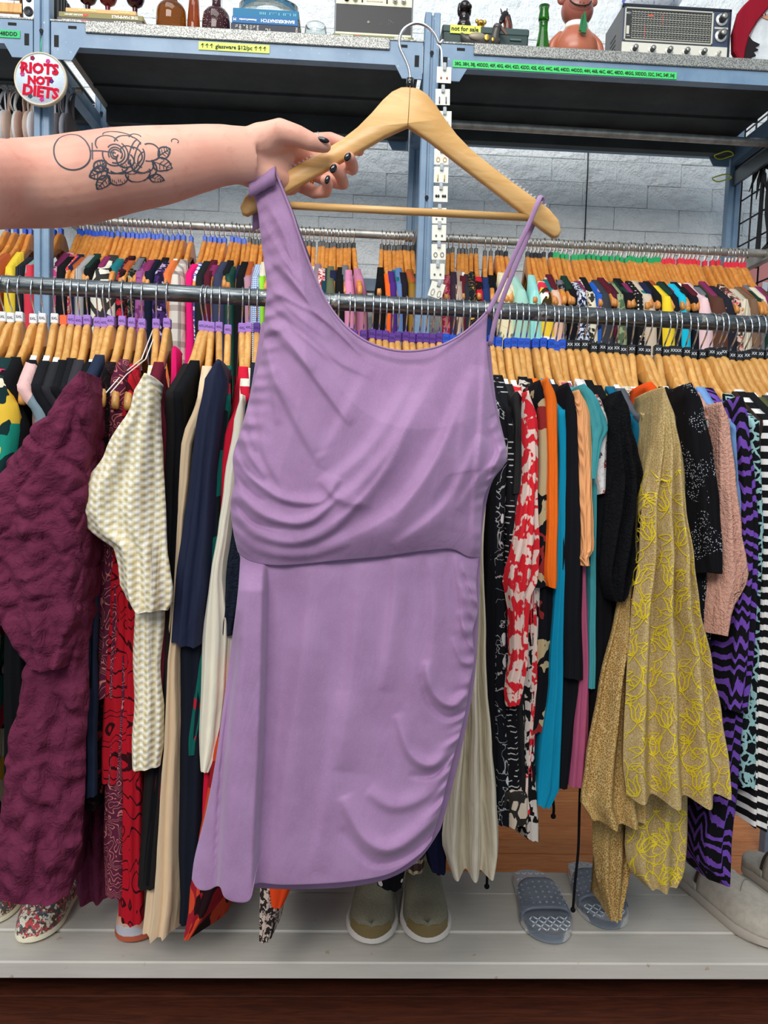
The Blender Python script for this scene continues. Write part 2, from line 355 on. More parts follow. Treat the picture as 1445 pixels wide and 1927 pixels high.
for a, b in zip(XALL, XALL[1:]):
    for y, front in ((YF, 1), (YB, 0)):
        yy = y - 2.45
        m = MB(); m.M = Matrix.Translation((0, yy, 0)); x0, x1 = a + .024, b - .024
        poly = [(x0, ZB0 - .034), (x0 + .055, ZB0 - .034), (x0 + .075, ZB0), (x1 - .075, ZB0), (x1 - .055, ZB0 - .034), (x1, ZB0 - .034), (x1, ZT - .004), (x1 - .11, ZT - .004), (x1 - .112, ZB1 - .008), (x0 + .112, ZB1 - .008), (x0 + .11, ZT - .004), (x0, ZT - .004)]
        m.prism(poly, 0, .004); m.box(x0, x1, .004, .03, ZB0, ZB0 + .004)
        m.mi = 1
        if front:
            for xx in (x0 + .008, x1 - .022): m.box(xx, xx + .012, -.001, .0, ZB0 - .002, ZB0 + .028)
            for xx in (x0 + .045, x1 - .065): m.box(xx, xx + .022, -.001, .0, ZB1 + .002, ZB1 + .009)
        sp('beam', m, [BLUE, HOLE])
    m = MB(); x0, x1 = a + .03, b - .03
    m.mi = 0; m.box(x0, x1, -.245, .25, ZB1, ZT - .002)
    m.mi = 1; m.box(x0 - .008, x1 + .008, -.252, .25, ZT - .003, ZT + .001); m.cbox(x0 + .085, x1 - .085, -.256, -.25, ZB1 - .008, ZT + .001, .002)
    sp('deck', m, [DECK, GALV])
    m = MB(); m.box(x0, x1, .20, .235, ZB0 - .01, ZB1); m.box(x0, x1, .06, .075, ZB1 - .006, ZB1); sp('deck_rib', m, DECK)
for i, x in enumerate(XALL):
    m = MB(); m.box(x - .016, x - .004, -.22, .25, ZB0 - .03, ZB0 + .03); m.box(x - .016, x + .016, -.22, .25, ZB0 - .032, ZB0 - .028); sp('side_beam', m, BLUE)
    m = MB(); m.box(x + .022, x + .034, -.22, .23, ZB1 - .008, ZB1 + .004); sp('deck_edge_strip', m, plain((190, 186, 172), .5, name='strip'))
# rails of the rear clothes row and the short rail under the right deck
def pipe(name, A, B, r, mat, label, cat='rail', group=None):
    c = (A + B) / 2; root = empty(name, c, label=label, cat=cat); m = MB(); m.tube([A - c, B - c], r, 20); o = m.obj('pipe', mat, root); flatsmooth(o.data)
    d = (B - A).normalized()
    for e in (A, B):
        q = MB(); q.tube([e - c - d*.012, e - c + d*.012], r*1.35, 20); o = q.obj('end_collar', mat, root); flatsmooth(o.data)
    return root
RF = (P(0, 534, 1.7), P(1445, 612, 1.7)); RB = (P(250, 419, 2.45), P(1390, 475, 2.45))
def railz(R, X): return R[0].z + (R[1].z - R[0].z) * (X - R[0].x) / (R[1].x - R[0].x)
def rpt(R, X, Y): return Vector((X, Y, railz(R, X)))
pipe('clothes_rail', rpt(RF, -1.7, 1.7), rpt(RF, 2.2, 1.7), .0178, PIPE, 'thick worn dark steel pipe rail across the front, carrying the nearer row of hangers')
pipe('clothes_rail', rpt(RB, -1.9, 2.45), rpt(RB, XP[1] - .03, 2.45), .0125, STEEL, 'slim polished steel rail behind, left of the middle shelving post')
pipe('clothes_rail', rpt(RB, XP[1] + .03, 2.45), rpt(RB, XP[2] + .05, 2.45), .0125, STEEL, 'slim polished steel rail behind, right of the middle shelving post')
za = P(900, 239, 2.45).z; zb = P(1380, 266, 2.45).z
pipe('clothes_rail', Vector((XP[1] + .03, 2.45, za + .005)), Vector((XP[2] + .03, 2.45, zb)), .0125, STEEL, 'empty steel rail just under the right-hand shelf deck')
for i, x in enumerate(XP):
    z = railz(RB, x); m = MB(); m.cbox(x - .012, x + .012, -.23, .25, z - .022, z + .012, .002); sp('rail_bracket', m, STEEL)
    m = MB(); m.box(x - .01, x + .012, -.22, .25, z - .32, z - .28); sp('lower_side_beam', m, BLUE)
m = MB(); m.box(XP[0] + .03, XP[1] - .03, .2, .24, 1.72, 1.76); sp('lower_back_beam', m, [BLUE, plain((176, 160, 132), .6)])
# grid panel on the right end
gz = P(1350, 325, 2.7).z
grid = empty('wire_grid_panel', (1.335, 2.42, 1.9), label='black wire grid panel hung across the right end of the shelving', cat='wire grid')
GW = plain((16, 18, 20), .4, name='black_wire')
mv = MB(); mv.tube([(0, 0, -.75), (0, 0, .85)], .003, 6); mvv = mv.mesh('wire', GW)
mh = MB(); mh.tube([(0, -.3, 0), (0, .3, 0)], .003, 6); mhh = mh.mesh('wire', GW)
for k in range(9): place(mvv, 'wire', grid, (0, -.3 + .075*k, 0))
for k in range(21): place(mhh, 'wire', grid, (.004, 0, -.74 + .078*k))
m = MB()
for dz in (0, .018, .036): m.tube([(1.305, -.36, gz + dz + .01), (1.305, .25, gz + dz + .01)], .009, 8)
m.box(1.29, 1.3, -.36, .25, gz - .045, gz + .002); sp('grooved_side_beam', m, [plain((96, 102, 106), .35, .6)])
art = empty('silhouette_cutout', (1.322, 2.42, 1.9), label='black metal cut-out of palm and standing figures hung on the wire grid', cat='wall art')
zg = P(1400, 468, 2.55).z - 1.9
m = MB(); m.M = Matrix.Rotation(pi/2, 4, 'Z')
def blob(cx, prof):                       # prof: (z, half width) -> closed polygon in (y, z)
    return [(cx + w_, z) for z, w_ in prof] + [(cx - w_, z) for z, w_ in reversed(prof)]
m.prism([(-.24, zg - .03), (.14, zg - .06), (.15, zg - .02), (.05, zg + .015), (-.1, zg + .03), (-.24, zg + .06)], 0, .004); m.obj('ground', BLACK, art, False)
for cx, zz in ((.07, 0), (-.05, .02), (-.16, .03)):
    m = MB(); m.M = Matrix.Rotation(pi/2, 4, 'Z'); z0 = zg + zz
    m.prism(blob(cx, [(z0, .006), (z0 + .05, .014), (z0 + .1, .03), (z0 + .15, .034), (z0 + .2, .03), (z0 + .235, .022), (z0 + .245, .009), (z0 + .26, .017), (z0 + .285, .014), (z0 + .295, .003)]), 0, .004); m.obj('figure', BLACK, art, False)
m = MB(); m.M = Matrix.Rotation(pi/2, 4, 'Z')
m.prism(blob(.135, [(zg - .01, .012), (zg + .12, .006), (zg + .27, .005)]), 0, .004)
for k in range(8):
    a = pi*2*k/8 + .3; c_, s_ = cos(a), sin(a); p0 = (.135, zg + .27); L = .085
    m.prism([(p0[0] - s_*.004, p0[1] + c_*.004), (p0[0] + c_*L*.5 - s_*.014, p0[1] + s_*L*.5 + c_*.014), (p0[0] + c_*L, p0[1] + s_*L - .02), (p0[0] + c_*L*.5 + s_*.008, p0[1] + s_*L*.5 - c_*.008)], .0005*k, .0005*k + .003)
m.obj('palm', BLACK, art, False)
po = empty('poster', (P(1420, 540, 2.84).x, 2.848, P(1420, 540, 2.84).z), label='salmon pink poster on the wall beyond the wire grid, far right', cat='poster')
m = MB(); m.box(-.07, .3, -.003, 0, -.2, .12); m.obj('sheet', plain((232, 150, 146), .6), po, False)
m = MB(); m.box(-.055, -.03, -.005, -.003, -.05, .09); m.box(.03, .12, -.005, -.003, -.12, .02); m.obj('printed_panel', plain((226, 232, 236), .6), po, False)
m = MB(); m.tube([P(1107, 270, 2.84), P(1106, 320, 2.842), P(1103, 380, 2.843), P(1101, 430, 2.842), P(1097, 520, 2.845)], .0022, 6)
tag(m.obj('cable', BLACK), 'thin black cable hanging down the painted brick wall', 'cable')
for px, py in ((1362, 292), (1358, 335)):
    p = P(px, py, 2.66); m = MB(); m.M = Matrix.Translation(p); m.tube([(cos(a)*.03, sin(a)*.03, .002*sin(3*a)) for a in [2*pi*k/16 for k in range(17)]], .0022, 6)
    tag(m.obj('cord_tie', plain((206, 220, 60), .5)), 'yellow cord tied round the right rear post, %s one' % ('upper' if py < 300 else 'lower'), 'cord')

# ------------------------------------------------------------ hangers
HP = [(0, 0), (.012, -.0015), (.024, -.008), (.036, -.02), (.05, -.038), (.068, -.058), (.09, -.077), (.12, -.097), (.15, -.116), (.18, -.134), (.203, -.148), (.217, -.162), (.222, -.176), (.219, -.184), (.212, -.186), (.195, -.176), (.165, -.155), (.12, -.126), (.07, -.094), (.03, -.068), (0, -.052)]
def hanger_mesh(mat, name='wooden_hanger', t=.0065, c=.0028):
    pl = HP + [(-x, z) for x, z in HP[-2:0:-1]]
    m = MB(); m.M = Matrix.Rotation(pi/2, 4, 'Z'); m.prism(pl, -t, t, c); me = m.mesh(name, mat, True); flatsmooth(me, 50); return me
def hprof(d):
    d = abs(d); pr = HP[:13]
    for (a, za), (b, zb) in zip(pr, pr[1:]):
        if d <= b: return za + (zb - za) * (d - a) / (b - a)
    return -.176 - (d - .222) * 1.2
HK = [(0, .0), (0, .02), (-.003, .027), (-.014, .039), (-.0235, .055), (-.0245, .068), (-.019, .083), (-.008, .0925), (.006, .094), (.018, .087), (.0245, .074), (.025, .064)]
def catmull(pts, n=5):
    pts = [Vector(p) for p in pts]; out = []
    for i in range(len(pts) - 1):
        p0, p1, p2, p3 = pts[max(i-1, 0)], pts[i], pts[i+1], pts[min(i+2, len(pts)-1)]
        for k in range(n):
            t = k / n; out.append(.5*((2*p1) + (p2-p0)*t + (2*p0-5*p1+4*p2-p3)*t*t + (3*p1-p0-3*p2+p3)*t**3))
    return out + [pts[-1]]
m = MB(); m.tube(catmull([(0, u, z) for u, z in HK], 2), .0017, 6); HOOK = m.mesh('hook', CHROME)
m = MB(); m.tube(catmull([(0, u*.8, z*.62) for u, z in HK], 2), .0016, 6); HOOK_S = m.mesh('hook', CHROME)
m = MB(); m.tube([(0, -.188, -.158), (0, .188, -.158)], .0055, 8); m.mi = 0; BAR = m.mesh('cross_bar', HWOOD)
m = MB(); m.M = Matrix.Rotation(pi/2, 4, 'Z')
for k in range(8):
    a = .1 + .007*k; z = hprof(a); m.M = Matrix.Translation((0, -a, z)) @ Matrix.Rotation(radians(-31), 4, 'X'); m.box(-.0055, .0055, -.0028, .0028, -.004, .0022)
PAD = m.mesh('grip_pad', WHITE, False)
CLIPC = {'white': ((226, 228, 230), '5XL', (60, 60, 70)), 'lilac': ((160, 118, 200), '4XL', (90, 60, 120)), 'orange': ((232, 96, 40), '', None), 'purple': ((84, 40, 138), '3XL', (50, 24, 84)), 'blue': ((20, 76, 190), '2X', (12, 50, 130)), 'black': ((22, 24, 28), 'XX', (210, 214, 218)), 'green': ((30, 160, 92), '', None), 'red': ((222, 40, 64), '', None)}
def clip_mesh(col, small=False):
    c, tx, tc = CLIPC[col]; m = MB(); m.cbox(-.0078, .0078, -.0115, .0115, -.003, .0185, .0018); mats = [plain(c, .35, 0, .5)]
    if small:
        m.mi = 1; m.tube([(0, 0, .0185), (0, 0, .03)], .0033, 6); mats.append(WHITE)
    if tx:
        t = text_mesh(tx, .0085 if len(tx) == 2 else .007, plain(tc, .6), off=.0001, align='CENTER'); m.mi = 1; m.M = Matrix.Translation((0, -.0117, .0055)) @ Matrix.Rotation(pi/2, 4, 'X')
        m.add([v.co for v in t.vertices], [list(p.vertices) for p in t.polygons]); m.mi = 0; mats.append(t.materials[0]); bpy.data.meshes.remove(t)
    me = m.mesh('size_clip', mats, False); return me
CLIP = {k: clip_mesh(k) for k in CLIPC}; CLIPS = {k: clip_mesh(k, True) for k in ('blue', 'black', 'green', 'red')} if False else {}
def clip_small(c, _c={}):
    if c not in _c:
        m = MB(); m.cbox(-.006, .006, -.009, .009, -.003, .015, .0015); m.mi = 1; m.tube([(0, 0, .015), (0, 0, .03)], .003, 6); _c[c] = m.mesh('size_clip', [plain(CLIPC[c][0], .35, 0, .5), WHITE], False)
    return _c[c]
HF, HB = hanger_mesh(HWOOD), hanger_mesh(HWOOD_B)
def hanger(X, Y, z, yaw, clip, label, group, front=True, pad=True, tilt=0):
    root = place(HF if front else HB, 'wooden_hanger', None, (X, Y, z), (tilt, 0, yaw)); tag(root, label, 'hanger', group)
    place(HOOK if front else HOOK_S, 'hook', root)
    place(CLIP[clip] if front else clip_small(clip), 'size_clip', root)
    if front: place(BAR, 'cross_bar', root)
    if pad: place(PAD, 'grip_pad', root)
    return root

# ------------------------------------------------------------ garments
def interp(rows, z):
    if z >= rows[0][0]: return rows[0][1:]
    for a, b in zip(rows, rows[1:]):
        if z >= b[0]:
            t = (a[0] - z) / max(1e-6, a[0] - b[0]); t = t*t*(3-2*t)*.5 + t*.5
            return (a[1] + (b[1]-a[1])*t, a[2] + (b[2]-a[2])*t)
    return rows[-1][1:]
def wrows(rows, Y):
    out = []
    for y, a, b in rows:
        A = P(a, y, Y); B = P(b, y, Y); out.append(((A.z + B.z)/2, A.x, B.x))
    return out
def cloth(rows, Yn, Yf, Xf, ztop=None, nr=28, nf=13, nb=6, fold=.004, freq=2.6, seed=0, dmax=.03, hemj=.004, off=(0, 0, 0), qe=.45, puck=0, amp=.0035, closed=False, neck=.105, ypts=None, skip=None):
    R = wrows(rows, Yn); z1 = R[-1][0]; z0 = ztop(Yn) if ztop else R[0][0]; vs = []; ph = seed*1.7
    n_ring = nf + 2*nb; fs = []; ox, oy, oz = off
    for i in range(nr):
        t = i/(nr-1); te = t**1.25 if nr > 14 else t; zn = z0 + (z1-z0)*te; xl, xr = interp(R, zn); hw = (xr-xl)/2; xc = (xl+xr)/2
        line = Xf if callable(Xf) else (lambda y_, X0=Xf: X0)
        if ztop: k_ = min(1, te*11); k_ = k_*k_*(3-2*k_); xc = line(Yn) + (xc - line(Yn))*k_
        top = min(1, te*14 + (.45 if ztop else .12)); hw = max(hw*top, .0095 if ztop and te < .1 else 0); d = min(max(hw, .005), dmax)
        hw2 = (.0095 if te < .02 else .0082)
        ring = []
        for k in range(nf):
            a = -pi/2 + pi*k/(nf-1); f = fold*min(1, te*2.2)*min(1.6, hw/.02)
            x = xc + hw*sin(a); y = Yn + d*(1-cos(a)) + f*sin(freq*pi*sin(a) + ph + te*1.3) * cos(a)**.5 if abs(cos(a)) > 1e-4 else Yn + d
            ring.append((x, y))
        ys = Yn + d; right = []; left = []
        for k in range(1, nb+1):
            q = k/nb; y = ys + (Yf-ys)*q
            if ypts: y = max(ys + .001*k, ypts[k-1]); q = min(1, (y-ys)/(Yf-ys))
            e = q**qe; wv = amp*sin(y*60 + ph + te*4)*min(1, te*3)*(1-q)
            ctr = line(y) + (xc - line(Yn))*(1-e); hh_ = hw + (hw2 - hw)*e
            right.append((ctr + hh_ + wv, y)); left.append((ctr - hh_ + wv, y))
        for (x, y) in ring + right + left[::-1]:
            zt = ztop(y) if ztop else z0 - (0 if i else 0) - .012*((y-Yn)/max(.02, Yf-Yn))**2
            zh = z1 + hemj*.6*sin(x*90 + ph) + hemj*1.5*sin(y*23 + ph)
            z = zt + (zh - zt)*te
            nz = noise.noise(Vector((x*22 + ph, y*22, z*9)))*amp*min(1, te*6)
            vx = Vector((x, y, z))
            if puck:
                w3 = noise.noise_vector(Vector((x*14, y*14 + ph, z*14)))*.45
                dd = noise.voronoi(Vector((x*19 + ph, y*10, z*17)) + w3)[0]; q = min(1, (dd[1]-dd[0])*1.6)**.55
                rr_ = abs(noise.noise(Vector((x*60 + ph, y*40, z*60))))
                kx = max(-1, min(1, (x - xc)/max(.01, hw))); vx.y -= puck*(q - .3*rr_)*min(1, te*8); vx.x += puck*.5*q*kx*min(1, te*8)
            vs.append((vx.x + nz - ox, vx.y + nz*.6 - oy, vx.z - oz))
    n = n_ring
    for i in range(nr-1):
        for k in range(n): fs.append(((i+1)*n+k, (i+1)*n+(k+1)%n, i*n+(k+1)%n, i*n+k))
    mid = []
    if not ztop: fs.append(tuple(range(n)))
    elif ypts:                                         # cloth over the shoulders, open at the neck
        R_ = lambda k: nf - 1 if k < 0 else nf + k
        L_ = lambda k: 0 if k < 0 else n - 1 - k
        fs.append(tuple(range(nf)))
        for k in range(-1, nb - 1):
            if k + 1 in (skip or ()): continue
            fs.append((R_(k), R_(k+1), L_(k+1), L_(k)))
    if closed: fs.append(tuple(range((nr-1)*n + n-1, (nr-1)*n-1, -1)))
    m = MB(); m.add(vs, fs); return m
YR, YNF = 1.70, 1.478
FRONT = 'clothes hanging on the front rail'
def garment(clip_px, name, label, cat, mat, body, sleeve=None, smat=None, Yn=None, sdepth=.09, puck=0, extra=None, hanger_on=True, clip=None, neck=None, fold=.004, pad=True, nr=28, nf=13, sfreq=2.6, bodyfold=.004, yb=None, amp=.0035, sYn=None):
    cy = 632 + (clip_px-722)*.045; Xc = P(clip_px, cy, YR).x; zc = railz(RF, Xc) - .0738 - .006*((clip_px*13) % 7)/7
    zc0 = zc; A = body if not sleeve else sleeve; Yn = Yn or YNF
    r0 = wrows(A[:2], Yn); near = sum(r0[0][1:])/2; dx = max(-.045, min(.045, near - Xc)); yaw = math.asin(dx/.222)
    nk = neck if neck else .095 + .04*((clip_px*7) % 10)/10; nk = max(nk, .1)
    def ztop(y):
        d = abs(y-YR)/cos(yaw)
        return zc + (max(hprof(d), -.157) + .009 if d > nk - .002 else hprof(nk) - .03 - .03*(1 - d/nk))
    yp = [YR - .185, YR - .15, YR - nk - .01, YR - nk, YR - nk + .012, YR - .03, YR + .03, YR + nk - .012, YR + nk, YR + .16, YR + .222]
    off = (Xc, YR, zc); sd = clip_px % 17
    Xfar = lambda y_: Xc - (y_-YR)*math.tan(yaw)
    mb = cloth(body, yb or (min(Yn, YNF - .006) if not sleeve else max(Yn, YNF - .006)), YR + .222, Xfar, ztop, nr, nf, len(yp), ypts=yp, skip=(4, 5, 6, 7, 8), seed=sd, off=off, puck=puck, fold=bodyfold, amp=amp)
    root = mb.obj(name, mat, None); root.location = off; tag(root, label, cat, FRONT)
    if sleeve:
        mb = cloth(sleeve, sYn or (Yn - .004), Yn + sdepth, near, None, nr, nf, 4, seed=sd + 3, off=off, puck=puck, fold=fold, freq=sfreq, qe=.8, amp=amp)
        mb.obj('sleeve', smat or mat, root)
    for (nm, rows, y0, y1, mt) in (extra or []):
        mb = cloth(rows, y0, y1, sum(wrows(rows[:1], y0)[0][1:])/2, None, 20, nf, 4, seed=sd + 5, off=off, puck=puck, qe=.8, fold=.005, amp=amp); mb.obj(nm, mt or mat, root)
    if hanger_on:
        c = clip or ('white' if clip_px < 110 else 'lilac' if clip_px < 475 else 'purple' if clip_px < 832 else 'blue' if clip_px < 1064 else 'black')
        hanger(Xc, YR, zc + rnd.uniform(-.002, .002), yaw, c, ' '.join(('wooden hanger with %s clip holding the %s' % (c, label.replace(',', ''))).split()[:15]), 'front rail hangers', True, pad and nk > .122)
    return root, (Xc, YR, zc), yaw
# ------------------------------------------------------------ front row, left of the held dress
FK = fabric((22, 23, 27), (22, 23, 27)) if False else None
def K(kind, c, *a, **k): return fabric(kind, c, *a, **k)
BLK = K('plain', (13, 14, 18)); BLK2 = K('plain', (19, 20, 25)); NAVY = K('plain', (26, 34, 62), rough=.7); DNAVY = K('plain', (22, 26, 38))
PLUM = K('pucker', (104, 40, 66), wr=.5); GARM = garment
GARM(8, 'blouse', 'pale pink blouse at the far left end of the front rail', 'blouse', K('plain', (214, 170, 178)), [(700, -110, -80), (1500, -110, -80)])
GARM(23, 'jacket', 'navy jacket beside the pale pink blouse', 'jacket', NAVY, [(700, -85, -50), (1500, -85, -50)])
GARM(38, 'dress', 'teal tropical dress with hibiscus flowers, left edge', 'dress', K('big', (28, 140, 120), (232, 190, 60), (226, 40, 90), (240, 232, 200), (20, 40, 44), s=.8), [(690, -70, 8), (760, -40, 35), (860, -30, 22), (1000, -90, -30), (1450, -120, -70), (1650, -120, -70)], Yn=1.45)
GARM(65, 'top', 'plain black top next to the teal tropical dress', 'top', BLK, [(700, -22, 26), (800, 8, 48), (900, 0, 44), (1500, 0, 50)], Yn=1.5)
GARM(81, 'dress', 'black dress with large pale pink flowers near the left edge', 'dress', K('big', (16, 16, 20), (222, 180, 176), (120, 140, 150), s=1.1), [(705, 55, 98), (800, 62, 92), (1400, 60, 100)], Yn=1.49)
GARM(104, 'dress', 'long black dress behind the plum puckered sleeve', 'dress', BLK2, [(700, 85, 122), (820, 84, 118), (1560, 80, 140)], Yn=1.51)
GARM(121, 'cardigan', 'charcoal cardigan left of the plum puckered dress', 'cardigan', K('plain', (38, 38, 42)), [(690, 105, 138), (1400, 110, 150)], Yn=1.52, clip='orange')
GARM(135, 'top', 'black jersey top hung tight against the charcoal cardigan', 'top', BLK, [(690, 118, 150), (1300, 120, 150)], Yn=1.53)
GARM(149, 'tunic', 'black tunic, second one left of the plum puckered dress', 'tunic', BLK2, [(690, 128, 158), (1300, 130, 150)], Yn=1.54)
GARM(165, 'shirt', 'dark grey shirt just left of the plum puckered dress', 'shirt', K('plain', (50, 48, 54)), [(690, 140, 166), (1300, 130, 150)], Yn=1.54)
GARM(184, 'dress', 'plum puckered dress with raised petal texture and wide sleeve', 'dress', PLUM,
     [(700, 130, 176), (1200, 60, 158), (1300, 35, 156), (1450, 5, 150), (1600, -15, 142), (1640, -20, 130), (1700, -22, 118)],
     [(698, 128, 172), (760, 96, 165), (820, 45, 160), (870, 5, 157), (950, -45, 152), (1050, -55, 148), (1150, -24, 142), (1210, 14, 128), (1255, 50, 112)],
     Yn=1.40, yb=1.425, sdepth=.16, puck=.013, nr=130, nf=60, fold=.003, bodyfold=.003, extra=[('side_panel', [(1280, 138, 200), (1480, 136, 208), (1620, 134, 206), (1698, 142, 206)], 1.6, 1.72, None)])
GARM(198, 'top', 'black top between the plum dress and the small red floral dress', 'top', BLK, [(700, 150, 178), (1300, 150, 178)], Yn=1.54)
GARM(210, 'jacket', 'navy jacket with rounded shoulder behind the plum sleeve', 'jacket', K('plain', (34, 44, 66)), [(662, 160, 190), (900, 158, 182), (1500, 150, 180)], Yn=1.53)
GARM(231, 'dress', 'black dress printed with small rust red roses', 'dress', K('floral', (16, 14, 18), (158, 62, 58), (120, 44, 50), s=.75),
     [(695, 168, 205), (1100, 150, 192), (1280, 142, 190), (1500, 138, 186), (1530, 150, 180)], [(692, 178, 215), (800, 176, 206), (1000, 142, 192), (1150, 122, 186), (1272, 104, 184)], Yn=1.5, pad=False)
GARM(249, 'dress', 'burgundy dress with fine cream and pink line flowers', 'dress', K('lines', (92, 34, 58), (206, 130, 120), s=.9),
     [(690, 196, 232), (1300, 205, 240), (1400, 196, 236), (1600, 190, 234), (1692, 196, 232)], [(682, 200, 244), (800, 200, 236), (1000, 186, 223), (1200, 180, 219), (1322, 165, 223)], Yn=1.5, pad=False)
GARM(268, 'tunic', 'bright red tunic with sparse black print', 'tunic', K('lines', (178, 22, 38), (40, 12, 18), s=2.6),
     [(705, 226, 262), (1400, 220, 262), (1500, 226, 264), (1742, 224, 266)], [(703, 228, 262), (800, 222, 252), (1000, 208, 240), (1200, 192, 246), (1350, 184, 244), (1470, 182, 228)], Yn=1.5, pad=False)
cr, coff, cyaw = GARM(294, 'dress', 'cream gingham seersucker dress with huge puff sleeve and thin white straps', 'dress', K('gingham', (250, 246, 230), (226, 210, 162), s=1.25, wr=.6),
     [(715, 252, 290), (1000, 250, 300), (1150, 246, 302), (1250, 245, 297), (1330, 246, 304), (1400, 243, 300), (1446, 242, 294)],
     [(702, 256, 288), (760, 240, 293), (850, 190, 298), (930, 140, 302), (965, 131, 304), (1000, 152, 306), (1040, 205, 309), (1075, 212, 314), (1110, 214, 318), (1140, 226, 316), (1158, 244, 308)],
     Yn=1.41, sdepth=.1, nr=60, nf=34, fold=.006, sfreq=2.4, bodyfold=.003, amp=.004, yb=1.44, pad=False)
for dx in (-.004, .004):
    m = MB(); m.tube([(dx, -.005, -.002), (dx, -.1, -.08), (dx - .012, -.19, -.12), (dx - .02, -.26, -.16)], .0022, 6, sq=(1, .5)); m.obj('strap', WHITE, cr)
GARM(315, 'top', 'maroon top with a hot pink lining beside the cream gingham dress', 'top', K('plain', (98, 24, 42)), [(730, 286, 318), (1000, 292, 322), (1500, 285, 315)], Yn=1.56, pad=False,
     extra=[('lining', [(650, 322, 332), (700, 322, 334), (760, 318, 328)], 1.6, 1.64, K('plain', (232, 30, 110)))])
GARM(382, 'blouse', 'sheer black blouse left of the beige knit dress', 'blouse', K('plain', (30, 28, 28)), [(735, 306, 336), (800, 308, 332), (1000, 296, 330), (1200, 290, 325), (1330, 282, 332), (1500, 262, 318), (1672, 255, 300)])
GARM(390, 'top', 'black sleeveless top squeezed beside the beige knit dress', 'top', BLK, [(730, 326, 348), (900, 326, 342), (1300, 300, 330), (1660, 262, 292)], Yn=1.49)
GARM(398, 'dress', 'long beige knit dress reaching almost to the platform', 'dress', K('plain', (222, 196, 162)),
     [(690, 362, 398), (740, 352, 376), (800, 341, 365), (880, 337, 356), (1000, 328, 343), (1130, 320, 336), (1220, 312, 336), (1232, 308, 334), (1400, 298, 334), (1500, 288, 334), (1700, 270, 333), (1772, 264, 322)], Yn=1.47, fold=.008, bodyfold=.009)
GARM(412, 'dress', 'navy crepe dress with long wide sleeve ending mid-length', 'dress', DNAVY,
     [(700, 380, 425), (1225, 336, 388), (1500, 334, 384), (1650, 333, 382), (1742, 334, 366)], [(676, 388, 432), (720, 380, 425), (800, 366, 414), (900, 352, 404), (1000, 338, 400), (1100, 325, 394), (1222, 316, 378)], smat=NAVY, Yn=1.45, pad=False, fold=.006)
GARM(429, 'top', 'green top with orange and red flowers peeping beside the navy sleeve', 'top', K('big', (14, 92, 84), (214, 84, 44), (20, 24, 30), (180, 30, 50), s=1.2),
     [(712, 408, 440), (800, 402, 426), (900, 398, 420), (950, 395, 415), (1150, 388, 420), (1300, 356, 402), (1422, 345, 372)], Yn=1.48)
GARM(455, 'cardigan', 'bright red cardigan with long sleeve left of the held dress', 'cardigan', K('plain', (202, 24, 52)), [(672, 440, 482), (740, 430, 462), (800, 422, 447), (900, 414, 436), (1100, 404, 420), (1400, 385, 402), (1560, 378, 392)], Yn=1.47, pad=False)
GARM(468, 'blouse', 'ivory blouse with long slim sleeve left of the held dress', 'blouse', K('plain', (236, 230, 210), rough=.6), [(745, 446, 466), (900, 436, 456), (1400, 400, 440)],
     [(742, 444, 466), (800, 438, 456), (900, 420, 440), (1000, 408, 428), (1080, 394, 416), (1200, 376, 426), (1300, 372, 422), (1400, 370, 412), (1452, 376, 392)], Yn=1.45, fold=.006)
GARM(483, 'top', 'dark navy ruffled top just behind the left edge of the held dress', 'top', K('lace', (30, 38, 54)), [(695, 462, 492), (800, 450, 475), (950, 432, 470), (1100, 414, 460), (1200, 408, 440)], Yn=1.46, pad=False)
GARM(500, 'dress', 'red and black patterned dress with a pointed hem below the held dress', 'dress', K('big', (150, 26, 40), (20, 14, 18), (200, 70, 40), s=.9), [(750, 490, 520), (1200, 450, 480), (1500, 384, 430), (1650, 362, 412), (1690, 352, 410), (1740, 352, 386), (1772, 346, 358)], Yn=1.44)
# hidden behind the held dress: mostly only the hanger crowns show above its neckline
fill = [(517, 'dark green', (24, 60, 50)), (534, 'mustard', (190, 140, 40)), (551, 'slate', (80, 90, 104)), (600, 'brick red', (150, 50, 40)), (618, 'cobalt', (40, 70, 170)), (636, 'tan', (190, 150, 110)),
        (657, 'wine', (90, 24, 44)), (666, 'dove grey', (160, 160, 164)), (684, 'forest green', (30, 70, 44)), (700, 'rose pink', (210, 120, 130)), (713, 'ink blue', (28, 36, 80)), (725, 'rust', (170, 80, 40)),
        (737, 'lemon', (226, 206, 90)), (748, 'aubergine', (60, 30, 60)), (775, 'sand', (206, 186, 150)), (801, 'petrol blue', (26, 84, 100)), (813, 'coral', (226, 110, 90)), (838, 'moss green', (90, 100, 50)), (851, 'lavender', (160, 150, 200)), (867, 'chocolate', (70, 44, 34))]
for px, nm, c in fill:
    GARM(px, 'top', '%s top mostly hidden behind the lilac dress' % nm, 'top', K('plain', c), [(745, 656 + (px-656)*1.149 - 9, 656 + (px-656)*1.149 + 9), (1480, 656 + (px-656)*1.12 - 10, 656 + (px-656)*1.12 + 10)], nr=12, nf=7)
GARM(568, 'dress', 'cream and black animal print dress whose tail shows below the held dress', 'dress', K('blot', (212, 190, 176), (14, 12, 14), s=.45), [(745, 548, 568), (1500, 490, 560), (1650, 488, 545), (1700, 486, 530), (1778, 486, 510)], Yn=1.44)
GARM(585, 'top', 'bright orange-red top whose hem shows below the held dress', 'top', K('plain', (232, 74, 28)), [(745, 566, 586), (1500, 500, 565), (1660, 500, 560), (1680, 500, 548), (1716, 508, 530)], Yn=1.42)
GARM(763, 'dress', 'black polka dot dress peeping below the held dress', 'dress', K('dots', (14, 14, 18), (226, 220, 214), s=.95), [(745, 768, 790), (1400, 700, 780), (1600, 700, 770), (1660, 702, 766), (1678, 712, 758)], Yn=1.5)
